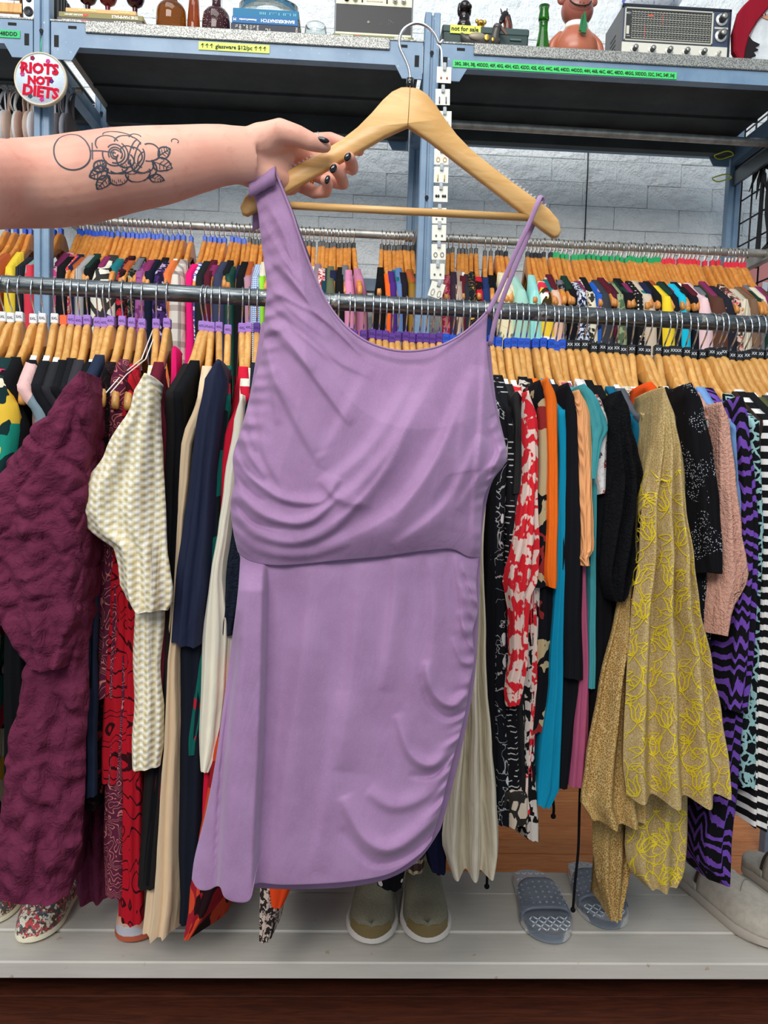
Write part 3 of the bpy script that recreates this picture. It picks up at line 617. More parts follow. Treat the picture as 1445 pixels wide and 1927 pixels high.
GARM(789, 'skirt', 'brown and cream plaid skirt above the khaki boots', 'skirt', K('plaid', (70, 52, 44), (206, 186, 150), (20, 16, 18), s=.5), [(745, 798, 820), (1400, 760, 815), (1600, 762, 806), (1652, 768, 800)], Yn=1.53)
GARM(826, 'trousers', 'dark navy trousers beside the cream linen trousers', 'trousers', K('plain', (20, 22, 48)), [(745, 842, 862), (1400, 790, 840), (1600, 800, 842), (1650, 812, 838)], Yn=1.5)
LINEN = K('plain', (212, 202, 180), wr=.7)
lr, _, _ = GARM(880, 'trousers', 'cream linen trousers with gathered elastic hem, right of the held dress', 'trousers', LINEN,
     [(800, 903, 925), (1000, 890, 912), (1100, 880, 912), (1200, 868, 915), (1300, 862, 920), (1400, 854, 930), (1500, 845, 938), (1580, 838, 943), (1605, 838, 943), (1645, 850, 934)], Yn=1.43, yb=1.43, nr=50, nf=40, bodyfold=.016, fold=.012, amp=.005)
# ------------------------------------------------------------ front row, right of the held dress
GARM(893, 'dress', 'plain black dress immediately right of the held lilac dress', 'dress', BLK, [(742, 918, 944), (900, 918, 942), (1300, 902, 945), (1480, 905, 948)], Yn=1.49)
GARM(908, 'dress', 'black dress with sparse small white flowers', 'dress', K('floral', (18, 20, 26), (206, 206, 206), s=1.5), [(744, 930, 958), (800, 936, 960), (1000, 922, 952), (1300, 926, 958), (1560, 926, 968)], Yn=1.47)
GARM(923, 'dress', 'black dress with short dashed white stitches', 'dress', K('pin', (20, 20, 24), (190, 190, 190)), [(736, 946, 968), (800, 956, 973), (1100, 950, 974), (1300, 950, 982), (1540, 950, 990)], Yn=1.485)
GARM(937, 'dress', 'black satin blouse dress with floral hem band', 'dress', K('plain', (20, 20, 22), rough=.45), [(740, 958, 985), (1000, 960, 986), (1300, 962, 990), (1540, 965, 1010)], [(736, 962, 985), (800, 966, 992), (860, 964, 992), (922, 960, 990)], Yn=1.47,
     extra=[('hem_band', [(1490, 946, 1000), (1562, 948, 1000)], 1.462, 1.6, K('cells', (206, 190, 170), (18, 18, 20), s=.9))])
GARM(954, 'dress', 'red and pale pink painterly print dress with pointed sleeve', 'dress', K('blot', (216, 40, 52), (232, 208, 196), s=1.15), [(735, 990, 1006), (1325, 1000, 1012), (1500, 975, 1003), (1530, 976, 1002)],
     [(735, 986, 1003), (800, 989, 1015), (900, 989, 1015), (960, 982, 1016), (1020, 970, 1018), (1090, 950, 1017), (1125, 955, 1002), (1160, 962, 1000), (1250, 965, 996), (1290, 952, 990), (1326, 956, 978)], Yn=1.44, fold=.008, nf=17)
GARM(966, 'dress', 'black and off-white brushstroke print dress beside the red one', 'dress', K('blot', (20, 20, 22), (206, 196, 186), s=.9), [(760, 1000, 1016), (900, 1010, 1020), (1130, 990, 1020), (1180, 990, 1014), (1400, 978, 1008), (1590, 992, 1018)], Yn=1.475)
GARM(979, 'dress', 'black dress with red and cream paisley flowers', 'dress', K('big', (18, 18, 24), (20, 20, 26), (18, 18, 24), (146, 44, 44), (190, 170, 130), s=.55), [(800, 1012, 1040), (1100, 1004, 1046), (1200, 1000, 1052), (1385, 985, 1032)],
     [(715, 1008, 1024), (800, 1014, 1038), (900, 1014, 1038), (1000, 1010, 1036), (1100, 1006, 1032)], Yn=1.462)
GARM(990, 'cardigan', 'bright orange cardigan sleeve', 'cardigan', K('plain', (238, 112, 32)), [(760, 1026, 1048), (900, 1034, 1046), (1050, 1034, 1046)], [(710, 1022, 1040), (760, 1030, 1050), (900, 1034, 1053), (1000, 1033, 1052), (1092, 1030, 1051), (1112, 1034, 1048)], Yn=1.45)
GARM(1006, 'dress', 'long turquoise jersey dress', 'dress', K('plain', (14, 140, 176)), [(755, 1050, 1068), (820, 1053, 1074), (900, 1052, 1070), (1100, 1046, 1064), (1300, 1034, 1062), (1400, 1021, 1062), (1500, 1013, 1060), (1524, 1014, 1040)], Yn=1.46, bodyfold=.008)
GARM(1021, 'jacket', 'black ponte jacket with long sleeve', 'jacket', BLK2, [(722, 1064, 1090), (1285, 1050, 1108), (1400, 1050, 1080), (1480, 1048, 1070)], [(720, 1058, 1080), (760, 1066, 1088), (800, 1068, 1094), (1000, 1062, 1100), (1150, 1058, 1100), (1283, 1058, 1102)], Yn=1.455)
GARM(1035, 'dress', 'dusty mauve pink dress showing below the black jacket', 'dress', K('plain', (172, 84, 116)), [(780, 1090, 1100), (1000, 1092, 1104), (1280, 1080, 1113), (1400, 1074, 1112), (1482, 1066, 1106)], Yn=1.485, bodyfold=.008)
GARM(1046, 'top', 'peach ribbed long sleeve top', 'top', K('rib', (244, 174, 118)), [(800, 1094, 1112), (1040, 1096, 1108)], [(733, 1080, 1098), (780, 1090, 1114), (900, 1093, 1117), (1000, 1095, 1119), (1030, 1097, 1122), (1046, 1097, 1110), (1062, 1102, 1112)], Yn=1.445, nf=19)
GARM(1057, 'blouse', 'sheer teal blouse with flared cap sleeve', 'blouse', K('plain', (62, 150, 156), rough=.6), [(760, 1104, 1124), (1000, 1112, 1124), (1300, 1108, 1122)], [(722, 1090, 1110), (760, 1102, 1132), (790, 1106, 1146), (806, 1110, 1150), (830, 1114, 1136), (900, 1112, 1124)], Yn=1.45)
GARM(1070, 'shirt', 'white shirt with small dark botanical print', 'shirt', K('floral', (228, 226, 224), (90, 80, 84), (150, 60, 60), s=.6), [(742, 1114, 1134), (900, 1122, 1138)], [(742, 1116, 1132), (800, 1124, 1148), (850, 1118, 1146), (890, 1118, 1144), (930, 1128, 1138)], Yn=1.468)
GARM(1083, 'dress', 'long plain black dress right of the white printed shirt', 'dress', BLK, [(738, 1128, 1154), (800, 1138, 1164), (1000, 1124, 1166), (1300, 1114, 1162), (1480, 1106, 1152)], Yn=1.475)
GARM(1098, 'blouse', 'black lace blouse with ruched bell sleeve', 'blouse', K('lace', (16, 17, 21), wr=.6), [(760, 1160, 1190), (1100, 1160, 1190), (1300, 1150, 1190)], [(735, 1154, 1182), (800, 1158, 1192), (850, 1160, 1206), (900, 1163, 1216), (960, 1156, 1218), (1010, 1148, 1212), (1080, 1140, 1196), (1112, 1148, 1186), (1126, 1158, 1176)], Yn=1.43, nr=44, nf=24, fold=.010, puck=.003)
GARM(1115, 'blouse', 'petrol teal velvet blouse edge', 'blouse', K('plain', (14, 92, 122)), [(742, 1176, 1196), (800, 1190, 1210), (860, 1202, 1219), (1050, 1206, 1222)], Yn=1.475)
GARM(1131, 'cardigan', 'slate grey cardigan edge beside the teal velvet blouse', 'cardigan', K('plain', (84, 88, 98)), [(742, 1192, 1214), (800, 1206, 1227), (900, 1211, 1229), (1050, 1208, 1224)], Yn=1.48)
GARM(1145, 'blouse', 'cream blouse with fine brown contour lines', 'blouse', K('lines', (218, 206, 182), (96, 80, 70), s=.5), [(745, 1208, 1224), (800, 1220, 1240), (900, 1222, 1238), (1050, 1218, 1234)], Yn=1.475)
GARM(1158, 'top', 'vivid orange-red top with folded sleeve', 'top', K('plain', (240, 86, 26)), [(760, 1225, 1245), (900, 1230, 1245)], [(718, 1214, 1238), (770, 1227, 1257), (800, 1230, 1255), (840, 1233, 1250), (885, 1236, 1243)], Yn=1.45)
GOLD = K('crackle', (178, 150, 96), (198, 178, 132), (168, 138, 80), s=.8); BRN = K('crackle', (150, 106, 44), (206, 184, 130), (178, 140, 76), s=.8)
GARM(1171, 'tunic', 'brown crackle print tunic with pointed hem left of the gold vine dress', 'tunic', BRN, [(790, 1232, 1250), (1060, 1196, 1215), (1150, 1168, 1220), (1300, 1134, 1220), (1450, 1110, 1222), (1520, 1100, 1225), (1562, 1122, 1224)], Yn=1.43, yb=1.43, nr=50, nf=30, bodyfold=.012,
     extra=[('trouser_leg', [(1500, 1124, 1196), (1600, 1124, 1196), (1660, 1128, 1190), (1732, 1148, 1172)], 1.52, 1.62, None)])
gr_, goff, gyaw = GARM(1188, 'dress', 'gold tunic dress and trousers printed with yellow tulip vines', 'dress', GOLD,
     [(730, 1240, 1262), (900, 1250, 1300), (1380, 1210, 1340)],
     [(728, 1238, 1262), (790, 1246, 1276), (850, 1240, 1292), (880, 1234, 1294), (950, 1220, 1302), (1050, 1214, 1318), (1150, 1200, 1326), (1250, 1192, 1352), (1350, 1185, 1368), (1450, 1184, 1382), (1508, 1188, 1386)],
     Yn=1.38, yb=1.45, nr=80, nf=60, fold=.015, sfreq=3.3, sdepth=.12, extra=[('trouser_leg', [(1380, 1192, 1305), (1500, 1190, 1303), (1600, 1186, 1302), (1645, 1192, 1298), (1672, 1214, 1282)], 1.47, 1.62, None)])
def vines(target, rows, ymin, ymax, x0, x1, Y0, seed, scale=1.0):
    r = random.Random(seed); S = []
    def put(pts, w): S.append((pts, w))
    def tulip(x, y, a, k):
        c_, s_ = cos(a), sin(a)
        def T(u, v): return (x + (u*c_ - v*s_)*k, y + (u*s_ + v*c_)*k)
        for sg in (-1, 1):
            put([T(0, 0), T(sg*9, -7), T(sg*11, -20), T(sg*16, -30)], 2.6); put([T(sg*3, -2), T(sg*4, -14), T(sg*7, -24), T(sg*16, -30)], 2.0)
        put([T(0, -2), T(-5, -16), T(0, -32)], 2.2); put([T(0, -2), T(5, -16), T(0, -32)], 2.2)
    def leaf_(x, y, a, k):
        c_, s_ = cos(a), sin(a)
        def T(u, v): return (x + (u*c_ - v*s_)*k, y + (u*s_ + v*c_)*k)
        put([T(0, 0), T(5, -8), T(0, -22)], 1.8); put([T(0, 0), T(-5, -8), T(0, -22)], 1.8)
    yy = ymin
    while yy < ymax:
        for cx in range(int(x0), int(x1), int(50*scale)):
            x = cx + r.uniform(-10, 10) + (25*scale if int((yy-ymin)/(56*scale)) % 2 else 0); y = yy + r.uniform(-10, 10); a = r.uniform(-.7, .7)
            tulip(x, y, a, scale); k = r.choice((-1, 1)); R_ = 24*scale
            put([(x, y), (x + k*12*scale, y + 14*scale), (x + k*34*scale, y + 20*scale), (x + k*44*scale, y + 2), (x + k*30*scale, y - 12*scale), (x + k*22*scale, y), (x + k*29*scale, y + 5)], 2.0)
            put([(x - k*2, y + 2), (x - k*14*scale, y + 22*scale), (x - k*8*scale, y + 44*scale), (x + k*8*scale, y + 56*scale)], 2.0)
            leaf_(x + k*16*scale, y + 16*scale, a + 2.2*k, scale); leaf_(x - k*14*scale, y + 24*scale, -1.2*k, scale); leaf_(x - k*8*scale, y + 44*scale, 1.4*k, scale)
        yy += 56*scale
    R = wrows(rows, YNF - .05); m = MB()
    from mathutils.bvhtree import BVHTree
    par = target.parent; off = par.location; bv = BVHTree.FromPolygons([v.co + off for v in target.data.vertices], [list(p.vertices) for p in target.data.polygons])
    def hit(x, y):
        d = (P(x, y, 2) - CAM).normalized(); h = bv.ray_cast(CAM, d); return None if h[0] is None else h[0] - d*.0016 - off
    for pts, w_ in S:
        q = catmull([Vector((a, b, 0)) for a, b in pts], 4); seg = []
        def flush(seg):
            if len(seg) > 1: m.add([p for e in seg for p in e], [(2*i, 2*i+1, 2*i+3, 2*i+2) for i in range(len(seg)-1)])
        for i, v in enumerate(q):
            t = (q[min(i+1, len(q)-1)] - q[max(i-1, 0)]); t = t.normalized() if t.length > 1e-6 else Vector((1, 0, 0)); nx, ny = -t.y*w_/2, t.x*w_/2
            A = hit(v.x + nx, v.y + ny) if ymin - 6 < v.y < ymax else None; B = hit(v.x - nx, v.y - ny)
            if A is None or B is None or abs(A.y - B.y) > .012 or (seg and abs(A.y - seg[-1][0].y) > .012): flush(seg); seg = []; continue
            seg.append((A, B))
        flush(seg)
    o = m.obj('vine_embroidery', VINE, par); o['kind'] = 'stuff'; o['label'] = 'yellow stitched tulip vine pattern'
VINE = plain((226, 202, 44), .6, name='yellow_vine_thread')
gs = [c for c in gr_.children if c.name.startswith('sleeve')][0]; gt = [c for c in gr_.children if c.name.startswith('trouser')][0]
GROW = [(728, 1238, 1262), (790, 1246, 1276), (850, 1240, 1292), (880, 1234, 1294), (950, 1220, 1302), (1050, 1214, 1318), (1150, 1200, 1326), (1250, 1192, 1352), (1350, 1185, 1368), (1450, 1184, 1382), (1508, 1188, 1386)]
vines(gs, GROW, 890, 1500, 1160, 1400, 1.30, 3, 1.2)
vines(gt, [(1380, 1192, 1305), (1500, 1190, 1303), (1600, 1186, 1302), (1645, 1192, 1298), (1672, 1214, 1282)], 1530, 1666, 1180, 1310, 1.40, 9, 1.15)
GARM(1202, 'top', 'black strappy top with lattice shoulder', 'top', K('lace', (16, 16, 18)), [(780, 1284, 1306), (900, 1290, 1312), (1200, 1290, 1320)], Yn=1.49)
GARM(1215, 'dress', 'black dress edge behind the gold vine dress', 'dress', BLK2, [(760, 1288, 1314), (1000, 1300, 1330), (1400, 1300, 1340)], Yn=1.5)
GARM(1237, 'blouse', 'long sleeved black blouse with silver thread sparkle', 'blouse', K('sequin', (17, 17, 21), (170, 172, 180)), [(740, 1294, 1325), (1100, 1300, 1345), (1500, 1310, 1345)], [(720, 1288, 1314), (770, 1294, 1332), (850, 1302, 1348), (950, 1318, 1362), (1030, 1326, 1364), (1078, 1336, 1362)], Yn=1.43, fold=.007)
GARM(1250, 'top', 'off-white jersey top edge beside the black sparkle blouse', 'top', K('plain', (226, 228, 228)), [(768, 1336, 1351), (850, 1341, 1356), (900, 1346, 1361), (1172, 1352, 1362)], Yn=1.47)
GARM(1263, 'top', 'dark brown lace top with white floral neck', 'top', K('floral', (34, 28, 28), (220, 216, 210), s=.5), [(748, 1334, 1354), (800, 1348, 1364), (1000, 1352, 1366)], Yn=1.48)
GARM(1274, 'blouse', 'dusty pink crinkled gauze blouse with wide cuff', 'blouse', K('gauze', (206, 156, 138), wr=.6), [(760, 1350, 1370), (1100, 1360, 1385)],
     [(756, 1348, 1368), (800, 1357, 1378), (900, 1361, 1392), (1000, 1361, 1408), (1060, 1360, 1420), (1094, 1358, 1425), (1110, 1360, 1412), (1150, 1360, 1380), (1200, 1361, 1371)], Yn=1.435, fold=.007)
GARM(1290, 'shirt', 'cornflower blue shirt between the dusty pink and violet clothes', 'shirt', K('plain', (112, 152, 204)), [(742, 1362, 1386), (790, 1376, 1402), (900, 1388, 1404), (1080, 1394, 1405)], Yn=1.45, bodyfold=.006)
GARM(1303, 'dress', 'black and violet zebra stripe dress with ragged hem', 'dress', K('zebra', (16, 15, 20), (112, 72, 170)), [(748, 1390, 1410), (1300, 1370, 1412), (1500, 1352, 1398), (1600, 1336, 1388), (1660, 1336, 1384), (1676, 1366, 1374)],
     [(745, 1388, 1408), (800, 1392, 1413), (900, 1400, 1426), (1000, 1400, 1432), (1150, 1390, 1430), (1250, 1384, 1426), (1340, 1376, 1412)], Yn=1.44, fold=.007)
GARM(1318, 'blouse', 'black blouse with teal leopard rings', 'blouse', K('cells', (16, 18, 22), (150, 190, 190), s=.5), [(800, 1412, 1434), (1000, 1428, 1440), (1300, 1400, 1440), (1480, 1396, 1437)], Yn=1.47)
GARM(1335, 'top', 'sheer brown-black top at the right edge', 'top', K('plain', (48, 34, 28)), [(780, 1420, 1450), (1000, 1425, 1455), (1100, 1430, 1456)], Yn=1.49)
GARM(1349, 'dress', 'black and white horizontal striped dress at the right edge', 'dress', K('stripe', (18, 18, 20), (226, 224, 220), s=.95, th=.2), [(800, 1436, 1462), (1100, 1436, 1462), (1300, 1422, 1462), (1560, 1418, 1460)], Yn=1.465, bodyfold=.008)
fr = [(1358, 'black', (20, 20, 22)), (1374, 'olive', (80, 84, 50)), (1388, 'charcoal', (54, 54, 60)), (1401, 'navy', (30, 36, 70)), (1414, 'pink', (206, 130, 150)), (1427, 'grey', (130, 130, 134)), (1442, 'ivory', (226, 220, 206))]
for px, nm, c in fr:
    x = 656 + (px-656)*1.149
    GARM(px, 'dress', '%s dress at the right end of the front rail, only its hanger in view' % nm, 'dress', K('plain', c), [(790, x - 10, x + 10), (1560, x - 14, x + 14)], nr=12, nf=7)
# long black cords hanging from the rack
for i, (pts, lab) in enumerate((([(1092, 1470), (1090, 1530), (1088, 1600), (1082, 1660), (1078, 1712)], 'long black drawstring cord hanging above the clear slides'),
                 ([(918, 1600), (917, 1640), (916, 1668)], 'short black drawstring by the linen trousers hem'), ([(1040, 1500), (1042, 1520), (1041, 1536)], 'short black toggle cord under the turquoise dress'))):
    Y = 1.52; m = MB(); q = [P(x, y, Y) for x, y in pts]; m.tube(catmull(q, 3), .0028, 7); m.sphere(q[-1], .0055); tag(m.obj('drawstring', BLK), lab, 'cord')
# ------------------------------------------------------------ rear row of hangers and clothes
YR2, YN2 = 2.45, 2.232
RR = {}
bclips = [(15, 'blue'), (31, 'blue'), (48, 'blue'), (58, 'blue'), (102, 'blue'), (115, 'blue')] + [(x, 'blue') for x in (150, 156, 164, 171, 178, 184, 191, 197, 204, 212, 223, 234, 243, 251, 259, 267, 274, 281, 290, 297, 304, 315, 326, 336, 346, 360, 386, 397, 405, 414, 423, 437, 445, 451, 460)] + \
 [(x, 'black') for x in (470, 477, 484, 493, 502, 511, 520, 530, 540, 550, 558, 567, 575, 582, 590, 602, 608, 616, 623, 629, 636, 643, 650, 657, 665, 718, 725, 732, 741, 748, 753, 760, 767, 775, 843, 851, 863, 870, 877, 886, 895, 912, 923, 935, 942, 951, 992, 999, 1006, 1013, 1022, 1035)] + \
 [(x, 'green') for x in (1042, 1048, 1057, 1065, 1077, 1083, 1090, 1096, 1106, 1115, 1124, 1134, 1140, 1149, 1160, 1168, 1178, 1183, 1190, 1197, 1203, 1211, 1220, 1226, 1232, 1238)] + \
 [(x, 'red') for x in (1245, 1252, 1258, 1265, 1277, 1283, 1290, 1297, 1304, 1312, 1325, 1339, 1350, 1364, 1371, 1377, 1384, 1391, 1398)]
def kk(kind, c, *a, **k): return fabric(kind, c, *a, **k)
# visible garments: x range at y 560, cloth, what it is
BR = [(3, 27, kk('plain', (230, 200, 60)), 'yellow wrap top', 'top'), (26, 41, kk('vstripe', (22, 24, 30), (46, 48, 56)), 'black pleated top', 'top'), (40, 66, kk('big', (130, 158, 150), (206, 50, 70), (206, 50, 70), s=1.3), 'sage green cardigan with red patches', 'cardigan'),
 (94, 106, kk('blot', (216, 80, 140), (240, 190, 200)), 'pink speckled blouse', 'blouse'), (102, 122, kk('plain', (22, 22, 24)), 'black top right of the left post', 'top'), (104, 128, kk('blot', (232, 84, 40), (230, 60, 110), (240, 200, 190), s=.7), 'orange and pink floral blouse', 'blouse'),
 (126, 142, kk('floral', (20, 20, 24), (220, 216, 214), (226, 120, 60), s=.7), 'black blouse with white blossoms', 'blouse'), (136, 156, kk('vstripe', (190, 186, 184), (100, 98, 100), s=.6), 'grey pinstripe shirt', 'shirt'), (153, 172, kk('plain', (16, 16, 18)), 'black shoulder top beside the grey pinstripe shirt', 'top'),
 (162, 214, kk('cells', (228, 222, 204), (26, 26, 28), s=1.6, w=.11), 'cream and black giraffe pattern blouse', 'blouse'), (212, 241, kk('floral', (18, 16, 20), (190, 40, 56), s=.8), 'black blouse with red flowers', 'blouse'), (238, 254, kk('floral', (26, 28, 30), (150, 156, 120)), 'black and olive printed top', 'top'),
 (252, 270, kk('blot', (150, 84, 140), (110, 50, 100)), 'mauve satin top', 'top'), (268, 286, kk('plain', (18, 26, 44)), 'midnight blue top', 'top'), (284, 312, kk('blot', (66, 40, 96), (30, 22, 48), (190, 170, 200), s=1.2), 'deep purple swirl blouse', 'blouse'), (304, 318, kk('plain', (222, 118, 62)), 'burnt orange top', 'top'),
 (314, 346, kk('plaid', (214, 206, 194), (150, 130, 126), (96, 88, 90), s=1.1), 'cream and taupe plaid shirt', 'shirt'), (349, 361, kk('plain', (232, 24, 112)), 'hot pink dress', 'dress'), (354, 376, kk('blot', (60, 84, 160), (226, 230, 240), s=.6), 'blue and white floral blouse', 'blouse'),
 (364, 386, kk('plain', (30, 34, 36)), 'black-green dress beside the hot pink one', 'dress'), (382, 396, kk('plain', (84, 24, 40)), 'maroon velvet top', 'top'), (395, 423, kk('plain', (56, 60, 84)), 'slate navy blouse', 'blouse'), (418, 442, kk('plain', (10, 60, 48), rough=.6), 'bottle green velvet dress', 'dress'),
 (440, 463, kk('plain', (18, 18, 20)), 'black draped top beside the bottle green velvet', 'top'), (454, 474, kk('plain', (176, 130, 146)), 'dusty mauve dress', 'dress'), (470, 491, kk('gingham', (226, 234, 244), (70, 120, 190), s=.5), 'blue and white gingham shirt', 'shirt'), (487, 496, kk('plain', (150, 214, 60)), 'lime green top', 'top'), (494, 504, kk('blot', (206, 50, 96), (240, 150, 170)), 'raspberry print dress', 'dress'),
 (588, 602, kk('plain', (140, 120, 130)), 'grey-pink top', 'top'), (600, 612, kk('blot', (190, 50, 70), (230, 220, 210), s=.5), 'red and white patterned top', 'top'), (606, 616, kk('plain', (24, 60, 72)), 'dark teal top', 'top'), (611, 633, kk('plain', (96, 100, 74)), 'olive green jacket', 'jacket'), (632, 648, kk('plain', (20, 20, 22)), 'black top between olive jacket and pink shirt', 'top'),
 (646, 668, kk('plain', (214, 136, 172)), 'candy pink shirt with collar', 'shirt'), (668, 692, kk('plain', (188, 120, 150)), 'mauve pink shirt hanging open', 'shirt'),
 (703, 728, kk('lace', (20, 20, 22)), 'black lace top left in the middle group', 'top'), (727, 739, kk('plain', (240, 100, 34)), 'orange top in the middle group', 'top'), (736, 746, kk('plain', (74, 40, 120)), 'violet top in the middle group', 'top'), (744, 764, kk('plain', (92, 122, 168)), 'steel blue denim shirt', 'shirt'), (759, 768, kk('plain', (30, 24, 34)), 'dark plum top beside the ochre velvet', 'top'), (764, 792, kk('plain', (140, 102, 20), rough=.6), 'ochre velvet top', 'top'),
 (834, 851, kk('blot', (150, 40, 64), (206, 110, 120), s=.4), 'burgundy speckled top', 'top'), (848, 866, kk('plain', (62, 46, 60)), 'dusky purple hooded top', 'top'), (860, 873, kk('vstripe', (206, 186, 166), (120, 90, 80), s=.5), 'cream and brown striped top', 'top'), (868, 880, kk('plain', (96, 26, 40)), 'wine red top', 'top'), (877, 889, kk('plain', (40, 46, 54)), 'charcoal top', 'top'),
 (884, 900, kk('floral', (26, 28, 34), (222, 174, 80)), 'black dress with golden leaves', 'dress'), (897, 913, kk('blot', (20, 18, 20), (196, 30, 50), s=.9), 'black and red printed dress', 'dress'), (911, 926, kk('plain', (34, 52, 100)), 'royal navy shirt', 'shirt'), (920, 941, kk('plain', (14, 14, 18)), 'black velvet bomber', 'jacket'),
 (938, 976, kk('floral', (236, 224, 184), (196, 60, 70), (120, 120, 96), s=1.4), 'pale yellow floral blouse', 'blouse'), (968, 1002, kk('plain', (160, 206, 190)), 'mint green top', 'top'), (998, 1024, kk('vstripe', (160, 222, 216), (140, 206, 200)), 'aqua scarf-tie dress', 'dress'),
 (1021, 1046, kk('big', (240, 200, 60), (222, 30, 80), (250, 246, 236), (24, 22, 24), s=.6), 'yellow, pink and black abstract blouse', 'blouse'), (1038, 1064, kk('plain', (224, 184, 160)), 'blush draped blouse', 'blouse'), (1060, 1077, kk('blot', (110, 112, 116), (26, 26, 28), s=.9), 'grey leopard print top', 'top'), (1074, 1092, kk('plain', (18, 18, 22)), 'black capped top', 'top'),
 (1089, 1112, kk('blot', (30, 36, 62), (210, 214, 226), s=.35), 'navy and white speckled dress', 'dress'), (1110, 1126, kk('blot', (222, 214, 190), (24, 26, 30), s=1.0), 'cream and black brushed blouse', 'blouse'), (1122, 1150, kk('big', (34, 90, 180), (150, 200, 230), (20, 26, 50), (190, 130, 170), s=.7), 'bright blue painterly blouse', 'blouse'),
 (1130, 1158, kk('plain', (56, 58, 64)), 'charcoal draped vest', 'vest'), (1156, 1172, kk('vstripe', (90, 30, 50), (40, 20, 30), s=.5), 'maroon ribbed top', 'top'), (1162, 1182, kk('blot', (84, 104, 76), (150, 160, 120), s=.9), 'green camouflage shirt', 'shirt'), (1174, 1208, kk('plain', (20, 21, 25)), 'black short sleeved dress', 'dress'), (1203, 1214, kk('dots', (26, 26, 26), (220, 216, 206), s=.4), 'black pin-dot top', 'top'),
 (1203, 1244, kk('plain', (206, 188, 166)), 'beige trench coat', 'coat'), (1238, 1252, kk('plain', (22, 22, 24)), 'black top between coat and yellow dress', 'top'), (1249, 1274, kk('plain', (240, 206, 50)), 'sunny yellow dress', 'dress'), (1270, 1284, kk('plain', (26, 26, 30)), 'black top between yellow and turquoise', 'top'), (1278, 1304, kk('plain', (26, 186, 216)), 'bright turquoise dress', 'dress'),
 (1297, 1312, kk('plain', (120, 124, 168)), 'lavender grey top', 'top'), (1308, 1322, kk('plain', (24, 22, 30)), 'near-black top beside the pale pink coat', 'top'), (1318, 1347, kk('plain', (232, 196, 198)), 'pale pink coat', 'coat'), (1342, 1378, kk('plain', (88, 56, 46)), 'chocolate brown jacket', 'jacket'), (1360, 1392, kk('plain', (36, 36, 46)), 'blue-black jacket', 'jacket'),
 (1388, 1402, kk('blot', (214, 190, 170), (50, 36, 36), (206, 90, 100), s=.7), 'cream, pink and black patterned dress', 'dress'), (1398, 1420, kk('vstripe', (214, 204, 184), (176, 164, 140)), 'cream cable knit', 'sweater'), (1418, 1434, kk('plain', (120, 92, 72)), 'brown satin top', 'top')]
used = {}
for (a, b, mt, desc, cat) in BR:
    tgt = 656 + ((a+b)/2 - 656)/1.107
    free = [c for c in bclips if c[0] not in used]; c = min(free, key=lambda q: abs(q[0] - tgt)); used[c[0]] = (a, b, mt, desc, cat)
dark = [('grey', (110, 110, 116)), ('navy', (30, 36, 66)), ('brown', (86, 58, 44)), ('dark green', (24, 54, 44)), ('maroon', (90, 26, 40)), ('black', (22, 22, 26)), ('cream', (222, 212, 190)), ('rust', (170, 84, 44)), ('teal', (30, 110, 116)), ('mulberry', (130, 44, 90))]
GB = 'clothes on the rear rail'; last = 'left post'; nsame = {}
for i, (cx, colr) in enumerate(bclips):
    cy = 455 + (cx-722)*.046; Xc = P(cx, cy + 20, YR2).x; zc = railz(RB, Xc) - .043 - .006*rnd.random()
    main = cx in used
    if main:
        a, b, mt, desc, cat = used[cx]; last = desc; label = desc + (' on the rear rail' if len(desc.split()) < 9 else ''); Yn = YN2 - .012*((i*7) % 3)/2
    else:
        tp = 656 + (cx-656)*1.09; nm, c = dark[(i*3 + 1) % len(dark)]; a, b = tp - 4, tp + 4; mt = kk('plain', c); cat = 'top'; Yn = YN2 + .02
        key = (nm, last); nsame[key] = nsame.get(key, 0) + 1
        label = '%s top wedged just right of the %s' % (nm if nsame[key] == 1 else 'second ' + nm, last)
    rows = [(480, a + (b-a)*.1, b - (b-a)*.1), (512, a, b), (570, a - .3, b + .3), (700, a - 2, b + 2), (1000, a - 4, b + 4)]
    off = (Xc, YR2, zc); near = sum(wrows(rows[:1], Yn)[0][1:])/2; dx = max(-.05, min(.05, near - Xc)); yaw = math.asin(dx/.222) + (0 if main else rnd.uniform(-.07, .07))
    nk = .10 + .05*((i*5) % 7)/7
    short = main and (i % 9 == 2)          # sleeveless ones leave the tip of the hanger bare
    if main and (b - a) < 26 and short: Yn = YN2 + .035
    def ztop(y):
        d = abs(y-YR2)/cos(yaw); return zc + (max(hprof(d), -.157) + .009 if d > nk - .002 else hprof(nk) - .035)
    yp = [YR2 - .16, YR2 - nk, YR2 - nk + .012, YR2, YR2 + nk, YR2 + .22]
    mb = cloth(rows, Yn, YR2 + .222, (lambda y_: Xc - (y_-YR2)*math.tan(yaw)), ztop, 14, 9 if main else 5, len(yp), ypts=yp, skip=(2, 3, 4), seed=i % 13, off=off, fold=.004, qe=.5)
    o = mb.obj(desc.split()[-1] if False else cat.replace(' ', '_'), mt); o.location = off; tag(o, label, cat, GB)
    hl = ' '.join(('rear hanger with %s clip holding the %s' % (colr, label.replace(',', ''))).split()[:16])
    if hl in RR: hl = ' '.join(('second ' + hl).split()[:16])
    if hl in RR: hl = ' '.join(('third ' + hl).split()[:16])
    RR[hl] = 1
    hanger(Xc, YR2, zc, yaw, colr, hl, 'rear rail hangers', False, main and i % 6 == 0)
